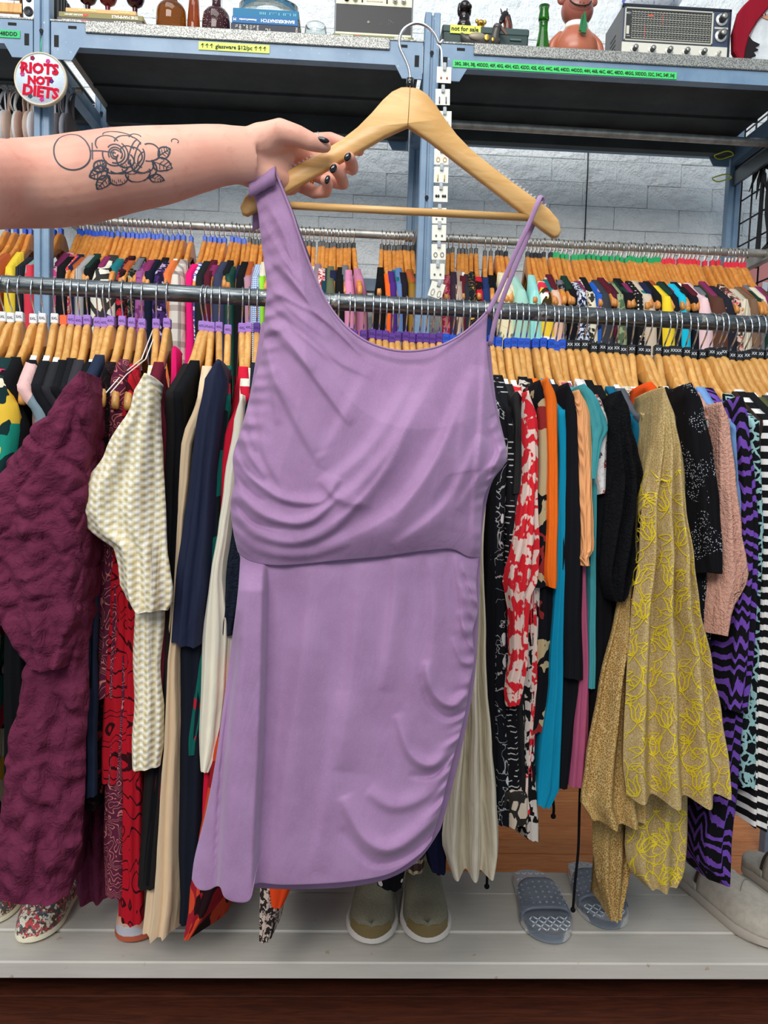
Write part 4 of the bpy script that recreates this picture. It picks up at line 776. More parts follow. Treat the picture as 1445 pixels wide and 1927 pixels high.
# ------------------------------------------------------------ the held hanger
YH = 1.07; ap = P(771, 166, YH); lt = P(455, 368, YH); rt_ = P(1058, 412, YH)
roll = atan2(rt_.z - lt.z, rt_.x - lt.x); HS = (rt_ - lt).length/.444
me = hanger_mesh(HELDWOOD, 'wooden_hanger'); me.transform(Matrix.Rotation(pi/2, 4, 'Z'))
hh = place(me, 'wooden_hanger', None, ap, (0, -roll*1.0, 0)); hh.scale = (HS, 1, HS)
tag(hh, 'large pale wooden hanger held up in the hand, carrying the lilac dress', 'hanger')
hk = [(0, 0), (.0, .012), (-.003, .026), (-.010, .04), (-.0165, .052), (-.0175, .066), (-.011, .078), (.003, .0855), (.018, .083), (.03, .073), (.0365, .062), (.041, .0655)]
m = MB(); m.tube(catmull([(u, 0, z) for u, z in hk], 4), .0021, 10, rounded=True); m.obj('hook', CHROME, hh)
m = MB(); m.tube([(0, 0, -.002), (0, 0, .0125)], .0052, 16); m.obj('collar', BLKGLOSS, hh)
m = MB(); m.tube([(-.185, 0, -.168), (.185, 0, -.160)], .0052, 14); m.obj('cross_bar', HELDWOOD, hh)
m = MB(); m.box(-.0004, .0004, -.0069, -.0066, -.052, 0); m.obj('joint_line', plain((150, 108, 62), .6), hh)
for sgn in (-1, 1):
    m = MB()
    for k in range(14):
        a = .128 + .0052*k; z = hprof(a); m.M = Matrix.Translation((sgn*a, 0, z)) @ Matrix.Rotation(radians(32*sgn), 4, 'Y')
        m.add([(-.002, -.004, 0), (.002, -.004, 0), (.002, .004, 0), (-.002, .004, 0), (sgn*.0012, -.003, .0042), (sgn*.0012, .003, .0042)], [(0, 3, 2, 1), (0, 1, 4), (2, 3, 5), (1, 2, 5, 4), (3, 0, 4, 5)])
    m.obj('grip_teeth', glass((235, 238, 240), 'clear_teeth', .2, .6), hh, False)
# ------------------------------------------------------------ the lilac dress
def lilac():
    n = N('lilac_jersey'); co = n.coord(); nz = n.noise(co, 1300, 2); st = n.noise(n.coord((1, 1, .35)), 26, 4, .6, .8); mo = n.noise(co, 14, 4, .6)
    col = n.mix(n.sstep(mo.outputs[0], .3, .7), lin((160, 124, 163)), lin((148, 112, 150)))
    fine = n.noise(co, 700, 2, .7); col = n.mix(n.math('MULTIPLY', n.sstep(fine.outputs[0], .5, .7), .35), col, lin((172, 142, 178)))
    nr = n.bump(nz.outputs[0], .25, .0004); nr = n.bump(st.outputs[0], .3, .006, nr)
    return n.fin(col, .72, nr, 0, .3, .25)
LIL = lilac()
def pl(pts, s):                             # point at arc parameter s of a pixel polyline
    L = [0]
    for a, b in zip(pts, pts[1:]): L.append(L[-1] + math.hypot(b[0]-a[0], b[1]-a[1]))
    q = s*L[-1]
    for i in range(len(pts)-1):
        if q <= L[i+1] + 1e-9:
            t = (q - L[i])/max(1e-9, L[i+1]-L[i]); return (pts[i][0] + (pts[i+1][0]-pts[i][0])*t, pts[i][1] + (pts[i+1][1]-pts[i][1])*t)
    return pts[-1]
def smooth_pts(pts): return [tuple(v) for v in catmull([Vector((a, b, 0)) for a, b in pts], 6)]
class Fold:                                 # ridge (+) or groove (-) along a pixel polyline
    def __init__(s, pts, w, amp, skew=0, sd=1): s.sd = sd; s.p = [v[:2] for v in smooth_pts(pts)]; s.w = w; s.a = amp; s.k = skew; s.bb = (min(q[0] for q in s.p)-3*w, max(q[0] for q in s.p)+3*w, min(q[1] for q in s.p)-3*w, max(q[1] for q in s.p)+3*w)
    def __call__(s, x, y):
        if not (s.bb[0] < x < s.bb[1] and s.bb[2] < y < s.bb[3]): return 0
        best = 1e9; n = len(s.p) - 1; bt = 0; sg = 1
        for i in range(n):
            ax, ay = s.p[i]; bx, by = s.p[i+1]; dx, dy = bx-ax, by-ay; l2 = dx*dx+dy*dy + 1e-9
            t = max(0, min(1, ((x-ax)*dx+(y-ay)*dy)/l2)); ex, ey = x-ax-dx*t, y-ay-dy*t; d = ex*ex+ey*ey
            if d < best: best = d; bt = (i+t)/n; sg = 1 if dx*ey-dy*ex > 0 else -1
        d = sqrt(best); w_ = s.w*(1.7 if sg*s.sd < 0 else .62); env = sin(pi*min(1, max(0, bt)))**.6 if True else 1
        return s.a*env*math.exp(-(d/w_)**2)
YD = 1.052
def sheet(name, T, B, L, R, folds, nu, nv, base, mat, parent, thick=.0012, noise_amp=.001, xy=None):
    T, B, L, R = map(smooth_pts, (T, B, L, R)); vs = []; pxs = []
    c00, c10, c01, c11 = T[0], T[-1], B[0], B[-1]
    for j in range(nv+1):
        t = j/nv; l = pl(L, t); r = pl(R, t)
        for i in range(nu+1):
            s_ = i/nu; tp = pl(T, s_); bt = pl(B, s_)
            x, y = [(1-s_)*l[k] + s_*r[k] + (1-t)*tp[k] + t*bt[k] - ((1-t)*((1-s_)*c00[k] + s_*c10[k]) + t*((1-s_)*c01[k] + s_*c11[k])) for k in (0, 1)]
            h = base(x, y, s_, t) + sum(f(x, y) for f in folds) + noise_amp*noise.noise(Vector((x*.02, y*.012, 0)))
            vs.append(P(x, y, YD - h)); pxs.append((x, y))
    n = nu+1; fs = [(j*n+i, (j+1)*n+i, (j+1)*n+i+1, j*n+i+1) for j in range(nv) for i in range(nu)]
    m = MB(); m.add(vs, fs); o = m.obj(name, mat, parent)
    so_ = o.modifiers.new('thickness', 'SOLIDIFY'); so_.thickness = thick; so_.offset = -1
    o.modifiers.new('soft', 'SUBSURF').levels = 1; o.modifiers[-1].render_levels = 1
    return o
dress = empty('dress', (0, 0, 0), label='lilac jersey dress with one wide ruched strap, held up in front', cat='dress')
BF = [Fold([(486, 372), (510, 400), (530, 440), (548, 490)], 4, .003), Fold([(489, 395), (520, 450), (560, 520)], 4, -.0035), Fold([(495, 480), (540, 520), (590, 580)], 4, .0035), Fold([(500, 545), (560, 572), (620, 610), (680, 670)], 5, .005), Fold([(498, 575), (560, 620), (640, 690)], 5, -.004), Fold([(495, 610), (540, 640), (600, 720), (660, 800)], 9, .006), Fold([(492, 660), (520, 720), (560, 800), (600, 870)], 10, .006), Fold([(780, 740), (740, 860), (660, 960), (560, 1020)], 8, .004), Fold([(870, 720), (820, 860), (740, 980)], 8, .004), Fold([(935, 870), (900, 900), (860, 960)], 9, .004), Fold([(600, 900), (640, 940), (700, 950)], 14, .005), Fold([(900, 690), (830, 850), (740, 970), (600, 1040)], 24, .013), Fold([(850, 640), (770, 800), (660, 930), (540, 990)], 22, .010), Fold([(790, 690), (700, 840), (610, 920)], 20, .008), Fold([(905, 820), (840, 950), (740, 1030)], 16, .008),
      Fold([(912, 640), (905, 800), (893, 930), (890, 1050)], 7, .006, .4), Fold([(880, 700), (868, 850), (850, 1000)], 12, .003),
      Fold([(478, 370), (505, 430), (545, 500), (600, 570)], 9, .0035), Fold([(490, 350), (525, 420), (560, 490)], 6, .003), Fold([(488, 430), (530, 500), (600, 590), (660, 650)], 11, .004), Fold([(496, 470), (540, 540), (610, 610)], 8, -.003),
      Fold([(494, 510), (540, 575), (620, 640)], 8, .004), Fold([(495, 560), (540, 600), (620, 670), (700, 710)], 9, .0045), Fold([(494, 590), (530, 640), (590, 700)], 8, .004), Fold([(492, 630), (510, 700), (520, 800)], 7, .005), Fold([(478, 700), (490, 800), (500, 860), (540, 930)], 9, .004),
      Fold([(447, 860), (480, 905), (530, 940), (600, 945), (640, 900)], 8, .009, .3), Fold([(440, 915), (480, 962), (540, 985), (590, 978), (640, 930)], 9, .010, .3), Fold([(440, 965), (480, 1005), (550, 1022), (620, 1000), (680, 940)], 10, .009), Fold([(445, 1010), (500, 1040), (580, 1045), (660, 1020)], 10, .006),
      Fold([(450, 800), (465, 850), (500, 900)], 6, .006), Fold([(458, 760), (470, 810), (480, 850)], 5, .005), Fold([(441, 890), (470, 930), (500, 945)], 4, -.005), Fold([(439, 940), (475, 985), (530, 1000)], 4, -.006), Fold([(445, 830), (460, 880), (500, 915)], 4, -.005),
      Fold([(925, 800), (940, 850), (925, 880)], 6, .006), Fold([(948, 840), (935, 860), (918, 915)], 5, .006), Fold([(500, 700), (560, 760), (600, 850)], 20, .004), Fold([(700, 690), (640, 800), (600, 880)], 16, .004)]
class Step:                                 # overlapping pleat: the left side of the line stands proud
    def __init__(s, pts, amp, w): s.p = smooth_pts(pts); s.a = amp; s.w = w
    def __call__(s, x, y):
        ys = [q[1] for q in s.p]
        if y < ys[0] or y > ys[-1]: xx = s.p[0][0] if y < ys[0] else s.p[-1][0]
        else:
            for a_, b_ in zip(s.p, s.p[1:]):
                if a_[1] <= y <= b_[1]: xx = a_[0] + (b_[0]-a_[0])*(y-a_[1])/max(1e-6, b_[1]-a_[1]); break
        return s.a*min(1, max(0, (y - ys[0])/60))/(1 + math.exp(max(-30, min(30, (x-xx)/s.w))))
def ruche(q, t, k, w_, amp, ph=0): return amp*math.exp(-(q/w_)**2)*(sin(t*k + ph + 3*sin(t*17)) + .6*sin(t*k*1.73 + 2*ph + 2*sin(t*11)))
def bbase(x, y, s_, t):
    e = min(s_, 1-s_); lo = max(0, (t-.86)/.14)
    ru = ruche(s_, t, 95, .07, .0026)*min(1, t*4) + (ruche(1-s_, t, 70, .03, .0015) if t > .4 else 0)
    return .008*t + ru + .026*min(1, (e*5))**.6*min(1, t*2 + .25) + .012*sin(pi*min(1, max(0, t)))*.5 - .014*lo**2
sheet('bodice', [(469, 344), (490, 330), (517, 318), (530, 350), (550, 400), (563, 440), (585, 500), (610, 556), (632, 592), (665, 626), (705, 649), (757, 661), (815, 655), (862, 634), (898, 605), (919, 583)],
      [(447, 1040), (470, 1056), (510, 1064), (560, 1063), (640, 1055), (720, 1048), (800, 1037), (850, 1034), (880, 1048), (904, 1050)],
      [(469, 344), (482, 385), (488, 430), (494, 480), (501, 540), (497, 590), (494, 650), (482, 700), (466, 762), (450, 815), (437, 860), (440, 905), (433, 950), (438, 1000), (447, 1040)],
      [(919, 583), (916, 640), (921, 700), (930, 760), (941, 805), (953, 842), (954, 868), (941, 882), (926, 905), (912, 935), (907, 975), (906, 1010), (904, 1050)],
      BF, 110, 150, bbase, LIL, dress)
SF = [Step([(500, 1050), (498, 1200), (492, 1400), (484, 1560), (479, 1700)], .030, 1.6), Step([(452, 1150), (436, 1300), (420, 1450), (411, 1600), (408, 1700)], -.018, 2.0), Fold([(470, 1060), (462, 1200), (445, 1400), (432, 1560), (425, 1700)], 20, .010, -.5), Fold([(455, 1080), (435, 1250), (410, 1420), (395, 1560), (385, 1690)], 12, .009), Fold([(448, 1200), (428, 1350), (414, 1500), (405, 1690)], 5, -.010),
      Fold([(590, 1070), (570, 1250), (540, 1450), (520, 1680)], 26, .012), Fold([(540, 1070), (530, 1300), (510, 1500), (500, 1670)], 14, -.003), Fold([(680, 1060), (665, 1250), (640, 1450)], 24, .009), Fold([(745, 1050), (740, 1150), (720, 1300)], 14, .007), Fold([(812, 1050), (815, 1180), (800, 1300)], 12, .006), Fold([(856, 1045), (866, 1120), (875, 1200)], 8, .006),
      Fold([(797, 1245), (812, 1300), (840, 1328), (868, 1320), (890, 1275)], 7, .010, .3), Fold([(790, 1270), (806, 1325), (840, 1352), (872, 1340), (892, 1296)], 5, -.007), Fold([(745, 1345), (768, 1415), (800, 1442), (835, 1430), (880, 1375)], 9, .011, .3), Fold([(770, 1460), (815, 1460), (850, 1420), (872, 1390)], 5, -.008),
      Fold([(642, 1500), (680, 1575), (725, 1602), (775, 1580), (830, 1520), (860, 1450)], 12, .012, .3), Fold([(690, 1490), (740, 1520), (800, 1500), (850, 1440)], 12, .007), Fold([(640, 1560), (700, 1625), (770, 1610), (830, 1550)], 7, -.006),
      Fold([(868, 1060), (885, 1110), (897, 1150)], 4, .006), Fold([(868, 1100), (882, 1150), (896, 1180)], 5, .006), Fold([(862, 1150), (880, 1205), (893, 1225)], 6, .006), Fold([(850, 1200), (868, 1245), (890, 1250)], 5, .005), Fold([(870, 1080), (888, 1130), (896, 1165)], 3, -.005),
      Fold([(640, 1300), (620, 1480), (590, 1640)], 18, .004)]
def sbase(x, y, s_, t):
    e = min(s_, 1-s_); return -.006 + .02*min(1, e*4)**.6 + .014*t + ruche(1-s_, t, 85, .06, .003)*min(1, t*6)
sheet('skirt', [(452, 1038), (520, 1046), (640, 1040), (760, 1030), (850, 1020), (903, 1040)],
      [(360, 1655), (372, 1674), (392, 1676), (412, 1668), (422, 1690), (446, 1699), (470, 1695), (480, 1664), (530, 1666), (600, 1664), (670, 1658), (735, 1644), (785, 1612), (812, 1580)],
      [(452, 1038), (446, 1120), (432, 1230), (420, 1320), (405, 1430), (386, 1530), (366, 1610), (360, 1655)],
      [(903, 1040), (897, 1100), (900, 1150), (890, 1190), (893, 1240), (884, 1290), (874, 1350), (858, 1410), (842, 1470), (828, 1530), (812, 1580)],
      SF, 110, 130, sbase, LIL, dress)
bb = lambda x, y, s_, t: -.024 + .012*min(1, min(s_, 1-s_)*5)
sheet('back_panel', [(492, 600), (560, 660), (760, 668), (880, 650), (922, 640)], [(372, 1640), (430, 1664), (520, 1674), (640, 1672), (730, 1655), (790, 1618), (830, 1560)],
      [(492, 600), (470, 740), (446, 850), (442, 1000), (455, 1100), (425, 1330), (385, 1560), (372, 1640)], [(922, 640), (935, 760), (955, 850), (950, 876), (925, 910), (908, 1000), (902, 1150), (892, 1290), (862, 1440), (830, 1560)], [], 40, 60, bb, LIL, dress)
# hem stitching, neckline edge, strap over the hanger and the double spaghetti strap
def rib(name, pts, h, r, mat, parent, sq=(1, 1)):
    m = MB(); q = catmull([P(a, b, YD - (h(i) if callable(h) else h)) for i, (a, b) in enumerate(pts)], 4); m.tube(q, r, 6, sq=sq); return m.obj(name, mat, parent)
rib('neckline_binding', [(516, 319), (529, 350), (549, 400), (562, 440), (584, 500), (609, 556), (631, 592), (664, 626), (704, 649), (757, 661), (815, 655), (862, 634), (898, 605), (918, 584)], lambda i: .008 + .018*min(1, i/7) if i < 11 else .012, .0016, LIL, dress)
rib('shoulder_seam', [(528, 340), (536, 364), (551, 400), (564, 437), (584, 489)], .002, .0012, plain((92, 72, 100), .8), dress)
m = MB(); a, b = P(469, 344, YD - .012), P(518, 317, YD - .012)
for q, (p0, p1) in enumerate(((a, b),)):
    vs = []; fs = []; prof = [(.003, .019), (.0, .008), (.002, .0), (.008, -.005), (.018, -.007), (.03, -.006), (.038, .0), (.042, .012), (.042, .05)]
    for i in range(15):
        s_ = i/14; c = p0.lerp(p1, s_); wv = .0012*sin(s_*19)
        for dy, dz in prof: vs.append((c.x + wv, c.y - .003 + dy, c.z - dz - .001 + wv))
    n = len(prof); fs = [(i*n+k, i*n+k+1, (i+1)*n+k+1, (i+1)*n+k) for i in range(14) for k in range(n-1)]; m.add(vs, fs)
o = m.obj('strap_loop', LIL, dress); o.modifiers.new('t', 'SOLIDIFY').thickness = .0015
for i, (pts, dy) in enumerate(((((917, 590), (940, 545), (968, 480), (996, 420), (1013, 378)), .014), (((922, 650), (936, 590), (968, 505), (1000, 430), (1020, 380)), -.022))):
    m = MB(); q = [P(x, y, YD - dy + (.0 if i == 0 else .004*k)) for k, (x, y) in enumerate(pts)]
    if i == 0: q += [P(1016, 371, YH - .004), P(1019, 369, YH + .004)]
    else: q = q[:-1] + [P(1021, 382, YH + .010), P(1019, 372, YH + .006)]
    m.tube(catmull(q, 4), .0032, 8, sq=(1, .35), up=(1, 0, 0)); m.obj('spaghetti_strap', LIL, dress)
# ------------------------------------------------------------ arm and hand
def skin():
    n = N('skin'); co = n.coord(); a = n.noise(co, 11, 3, .5); b = n.noise(co, 260, 3, .6); c = n.noise(co, 60, 3, .6)
    col = n.mix(n.sstep(a.outputs[0], .35, .7), lin((226, 170, 148)), lin((214, 148, 128))); col = n.mix(n.math('MULTIPLY', n.sstep(c.outputs[0], .55, .75), .3), col, lin((202, 120, 104)))
    nr = n.bump(b.outputs[0], .18, .0006); nr = n.bump(c.outputs[0], .2, .0015, nr)
    return n.fin(col, .48, nr, 0, .4, **{'Subsurface Weight': .12, 'Subsurface Radius': (.02, .006, .003), 'Subsurface Scale': .5})
SKIN = skin()
mm = lambda r: r*.001
def pp(L): return [P(x, y, Y) for x, y, Y in L]
m = MB()
arm = [(-330, 440, .62), (-220, 382, .72), (-120, 358, .83), (-40, 350, .92), (20, 347, .965), (90, 345, .99), (160, 336, 1.0), (230, 322, 1.008), (300, 312, 1.016), (360, 301, 1.024), (410, 293, 1.03), (440, 292, 1.035), (470, 292, 1.042)]
rad = [50, 48, 47, 48, 50, 52, 52.5, 50, 47, 42, 38, 36, 35]
# the forearm: taper and the flatter wrist come from the radii; the skin follows one tube
vs = []; fs = []; n = 28; C = catmull(pp(arm), 3); Rr = []
for i in range(len(arm)-1):
    for k in range(3): Rr.append(rad[i] + (rad[i+1]-rad[i])*k/3)
Rr.append(rad[-1])
m.tube(C, [mm(r) for r in Rr], n, sq=(1, 1), up=(0, 1, 0))
# flatten towards the wrist in depth
V = []
for idx, v in enumerate(m.v):
    ring = min(idx // n, len(C)-1); f = 1 - .36*max(0, min(1, (ring/len(C) - .55)/.4)); V.append((v[0], C[ring].y + (v[1]-C[ring].y)*f, v[2]))
m.v = V
def chain(L, R, sq=(1, 1), up=None): m.tube(pp(L), [mm(r) for r in R], 14, sq=sq, up=up, rounded=True)
# palm: heel, thenar pad and the fan towards each knuckle
chain([(440, 296, 1.042), (475, 300, 1.052), (515, 306, 1.068)], [34, 34, 30], (.62, 1), (0, 1, 0))
chain([(455, 278, 1.045), (490, 266, 1.045), (522, 258, 1.05), (552, 256, 1.062)], [21, 23, 21, 15])
chain([(468, 322, 1.05), (505, 335, 1.06), (545, 345, 1.085)], [20, 19, 16])
for a, b in (((480, 290, 1.066), (576, 268, 1.116)), ((480, 300, 1.066), (580, 292, 1.12)), ((480, 312, 1.066), (574, 318, 1.116)), ((480, 322, 1.062), (556, 344, 1.104))):
    chain([a, tuple((p+q)/2 for p, q in zip(a, b)), b], [18, 15, 12.5])
chain([(522, 262, 1.056), (560, 285, 1.09), (575, 300, 1.112)], [17, 14, 12])
# fingers: knuckle, two joints, tip
chain([(574, 268, 1.116), (622, 262, 1.112), (655, 274, 1.100), (676, 284, 1.093)], [12, 9.8, 8.8, 7.6])
chain([(578, 293, 1.12), (634, 306, 1.122), (664, 318, 1.104), (662, 308, 1.072), (657, 297, 1.052)], [12, 10, 9, 8.6, 8])
chain([(572, 318, 1.116), (622, 340, 1.116), (646, 346, 1.096), (640, 328, 1.074), (630, 317, 1.064)], [11.5, 10, 9, 8.6, 7.8])
chain([(556, 344, 1.104), (592, 362, 1.096), (614, 361, 1.08), (617, 346, 1.066), (611, 338, 1.060)], [10.5, 9, 8.2, 7.8, 7])
chain([(500, 262, 1.045), (530, 248, 1.038), (560, 256, 1.036), (588, 268, 1.038), (611, 275, 1.043)], [21, 17, 13.5, 11.5, 9])
person = m.obj('person', SKIN, None)
tag(person, 'bare left arm and hand of a person with rose tattoo, holding the hanger', 'person')
r_ = person.modifiers.new('skin', 'REMESH'); r_.mode = 'VOXEL'; r_.voxel_size = .0024; r_.use_smooth_shade = True
s_ = person.modifiers.new('soft', 'SMOOTH'); s_.factor = .5; s_.iterations = 7
def onskin(o, off=.0003):
    w_ = o.modifiers.new('lie', 'SHRINKWRAP'); w_.target = person; w_.wrap_method = 'NEAREST_SURFACEPOINT'; w_.wrap_mode = 'ABOVE_SURFACE'; w_.offset = off; return o
for (x, y, Y, sx, sz, rz, nm) in ((608, 263, 1.0315, .0085, .0035, -.25, 'thumb'), (654, 295, 1.0433, .0042, .0062, -.5, 'middle'), (627, 317, 1.0555, .0045, .0065, -.35, 'ring'), (616, 338, 1.0525, .0034, .006, -.3, 'little')):
    q = MB(); q.sphere((0, 0, 0), sx, .0022, sz, 14, 8); o = q.obj('fingernail', BLKGLOSS, person, True, P(x, y, Y), (0, -rz, 0)); o['label'] = 'glossy black painted nail'
q = MB(); q.M = Matrix.Translation(P(589, 336, 1.116)) @ Matrix.Rotation(.3, 4, 'Y') @ Matrix.Rotation(pi/2, 4, 'Y'); q.tube([(.0112*cos(a), .0112*sin(a), 0) for a in [2*pi*k/24 for k in range(25)]], .0014, 7)
gr = q.obj('gold_ring', plain((226, 160, 50), .2, 1), None); tag(gr, 'thin gold ring on the curled ring finger', 'ring')
q = MB(); q.M = Matrix.Translation(P(598, 266, 1.114)) @ Matrix.Rotation(pi/2, 4, 'Y'); q.tube([(.0112*cos(a), .0112*sin(a), 0) for a in [2*pi*k/24 for k in range(25)]], .001, 6)
gr = q.obj('silver_ring', CHROME, None); tag(gr, 'thin silver ring on the index finger behind the thumb', 'ring')
# tattoo: ink strokes laid on the skin
TS = []
def st(*pts, w=1.5): TS.append((pts, w))
c = [(137 + 34*cos(a), 291 + 28*sin(a)) for a in [2*pi*k/22 for k in range(23)]]; st(*c, w=1.7)
st((169, 287), (190, 286), (218, 288), w=1.3); st((175, 275), (174, 300), w=1.3)
R0 = (220, 292)
def petal(cx, cy, rx, ry, a0, a1, w=1.5, rot=0):
    pts = []
    for k in range(15):
        a = radians(a0 + (a1-a0)*k/14); x, y = rx*cos(a), ry*sin(a); pts.append((cx + x*cos(rot) - y*sin(rot), cy + x*sin(rot) + y*cos(rot)))
    st(*pts, w=w)
for k, (r, s0) in enumerate(((5, 0), (9, 70), (13, 150), (18, 220), (24, 300))): petal(217, 290, r, r*.85, s0, s0 + 250, 1.5)
petal(236, 300, 17, 14, -70, 200, 1.6, .3); petal(248, 292, 20, 16, -100, 60, 1.5); petal(217, 312, 25, 14, 0, 180, 1.6); petal(203, 276, 22, 13, 150, 330, 1.5); petal(240, 273, 25, 13, 190, 350, 1.5)
petal(268, 306, 24, 19, -60, 170, 1.8, .5); petal(282, 284, 20, 16, -120, 110, 1.7); petal(225, 335, 19, 18, -10, 190, 1.8); petal(262, 326, 24, 22, -20, 190, 1.9); petal(283, 320, 15, 20, -70, 90, 1.7)
petal(232, 306, 30, 20, 10, 150, 1.5, -.2); petal(256, 300, 14, 26, -80, 60, 1.4, .4); petal(240, 284, 14, 9, 160, 330, 1.2); petal(272, 298, 12, 16, 90, 250, 1.2, .2); petal(246, 318, 16, 10, -20, 160, 1.3, .3)
petal(252, 286, 8, 22, 100, 260, 1.3, .3); petal(262, 286, 7, 20, 90, 250, 1.2, .3)
def leaf(x0, y0, x1, y1, wd):
    dx, dy = x1-x0, y1-y0; L = math.hypot(dx, dy); nx, ny = -dy/L*wd, dx/L*wd
    st((x0, y0), (x0+dx*.3+nx, y0+dy*.3+ny), (x0+dx*.7+nx*.8, y0+dy*.7+ny*.8), (x1, y1), w=1.8); st((x0, y0), (x0+dx*.3-nx, y0+dy*.3-ny), (x0+dx*.7-nx*.8, y0+dy*.7-ny*.8), (x1, y1), w=1.8); st((x0, y0), (x1, y1), w=1.1)
    for q in (.35, .55, .72):
        bx, by = x0+dx*q, y0+dy*q
        st((bx, by), (bx+dx*.12+nx*.75, by+dy*.12+ny*.75), w=.9); st((bx, by), (bx+dx*.12-nx*.75, by+dy*.12-ny*.75), w=.9)
leaf(204, 318, 168, 332, 13); leaf(206, 330, 184, 360, 12); leaf(176, 320, 200, 303, 10); leaf(288, 300, 331, 317, 15); leaf(299, 290, 322, 273, 11); leaf(285, 336, 316, 349, 10)
for k in range(16): a = radians(20 + k*9); st((268 + 15*cos(a), 312 + 14*sin(a)), (268 + 19*cos(a), 312 + 18*sin(a)), w=.8)
for k in range(12): st((228 + k*3.2, 305 + 5*sin(k)), (229 + k*3.2, 311 + 5*sin(k)), w=.8)
for k in range(9): st((205 + k*4, 342 + 3*sin(k*2)), (206 + k*4, 348 + 3*sin(k*2)), w=.8)
petal(222, 262, 27, 6, 180, 360, 1.3); petal(255, 262, 12, 6, 180, 330, 1.2); petal(330, 259, 7, 4, 150, 400, 1.0)
st((-8, 272), (6, 268), (16, 272), (19, 280), (12, 286), (3, 284), (-10, 288), w=3.2); st((3, 273), (8, 272), (8, 277), w=1.6)
for tn, sel in (('rose_tattoo', [t_ for t_ in TS if max(p[0] for p in t_[0]) > 60]), ('curl_tattoo', [t_ for t_ in TS if max(p[0] for p in t_[0]) <= 60])):
  m = MB()
  for pts, w_ in sel:
      q = catmull([Vector((a, b, 0)) for a, b in pts], 3) if len(pts) > 2 else [Vector((pts[0][0], pts[0][1], 0)).lerp(Vector((pts[1][0], pts[1][1], 0)), k/4) for k in range(5)]
      vs = []; fs = []
      for i, v in enumerate(q):
          t = (q[min(i+1, len(q)-1)] - q[max(i-1, 0)]); t = t.normalized() if t.length > 1e-6 else Vector((1, 0, 0)); nx, ny = -t.y*w_*.85, t.x*w_*.85
          Ya = 1.0 + (v.x-160)*.00011 - .052*sqrt(max(.05, 1 - ((v.y - (331 - (v.x-160)*.12))/84)**2))
          vs += [P(v.x + nx, v.y + ny, Ya), P(v.x - nx, v.y - ny, Ya)]
      fs = [(2*i, 2*i+1, 2*i+3, 2*i+2) for i in range(len(q)-1)]; m.add(vs, fs)
  o = m.obj(tn, plain((58, 66, 78), .55, name='tattoo_ink'), person); o['label'] = 'blue-grey line tattoo of ' + ('a rose with leaves and a ring' if tn[0] == 'r' else 'a curled scroll'); onskin(o, .0004)
# ------------------------------------------------------------ things on the shelves
YS = 2.222; PXM = 1/F*P(722, 60, YS).y*1.0
def SX(px, Y=YS): return P(px, 75 + (px-722)*.06, Y).x
U = SX(723) - SX(722)                              # metres per photo pixel at the shelf front
def lbl(o, l, c, g=None): return tag(o, l, c, g)
def book(px0, px1, z0, h, col, label, txt=(), dy=0, flip=True):
    x0, x1 = SX(px0), SX(px1); r = empty('book', ((x0+x1)/2, YS + dy, z0)); lbl(r, label, 'book', 'books on the top shelf'); w_ = (x1-x0)/2
    m = MB(); m.cbox(-w_, w_, 0, .2, 0, h, .0012); m.obj('cover', plain(col, .55), r, False)
    m = MB(); m.box(w_ - .002, w_ + .0006, .004, .198, .003, h - .003); m.obj('pages', plain((222, 208, 180), .8), r, False)
    for (t, sz, c, px) in txt:
        text('spine_lettering', t, sz, plain(c, .6), (SX(px) - r.location.x, -.0006, h*.5 + sz*.34), (pi/2, pi, 0) if flip else (pi/2, 0, 0), r, off=.0004)
    return r
z = ZT
book(150, 268, z, .0045, (196, 40, 60), 'thin red book at the bottom of the left book stack')
book(107, 268, z + .0045, .0165, (98, 92, 90), 'dark grey nature book, upside-down title EARLY MAN', [('EARLY MAN', .011, (235, 230, 220), 256), ('NATURE LIBRARY', .0066, (220, 214, 206), 153), ('LIFE', .0075, (236, 90, 80), 163)])
book(110, 269, z + .021, .014, (140, 132, 84), 'olive nature book, upside-down title THE MAMMALS', [('THE MAMMALS', .0105, (238, 234, 214), 260), ('NATURE LIBRARY', .0062, (226, 220, 200), 156), ('LIFE', .0075, (236, 90, 80), 166)])
book(123, 256, z + .035, .011, (224, 176, 118), 'pale orange book topping the left book stack', [('THE POLES', .006, (240, 214, 140), 244), ('LIFE NATURE LIBRARY', .005, (244, 220, 150), 182)])
book(434, 562, z, .031, (52, 54, 66), 'charcoal hardback at the bottom of the blue books', [('TC', .012, (214, 208, 196), 510)])
for k, t in enumerate(('T', 'NATUR', 'O', 'PIETM', 'CO', 'TL', 'NATU')):
    pass
bk = [o for o in COL.objects if o.get('label', '').startswith('charcoal hardback')][0]
for k, t in enumerate(('TL', 'NEVEL', 'P', 'ARTOM', 'CO', 'TL', 'RAND', 'MOM')):
    px = (443, 450, 457, 463, 470, 476, 483, 556)[k]
    text('spine_lettering', t, .0075, plain((214, 208, 196), .6), (SX(px) - bk.location.x, -.0006, .027), (pi/2, pi/2, 0), bk, off=.0002)
book(436, 560, z + .031, .019, (38, 104, 160), 'blue hardback, upside-down title BANDERSNATCH', [('BANDERSNATCH', .0118, (240, 242, 244), 554), ('Desmond Lowden', .0062, (236, 238, 240), 482), ('M', .010, (240, 240, 240), 444)])
book(437, 561, z + .05, .023, (20, 112, 152), 'teal blue hardback with tiny gilt spine marks', [('I I   I . . I I    I  . . : . I    I I I I', .009, (150, 206, 214), 556)], dy=.004)
book(622, 780, z, .0095, (150, 150, 72), 'olive book ECOLOGY under the cream amplifier', [('ECOLOGY', .0085, (236, 234, 214), 770)])
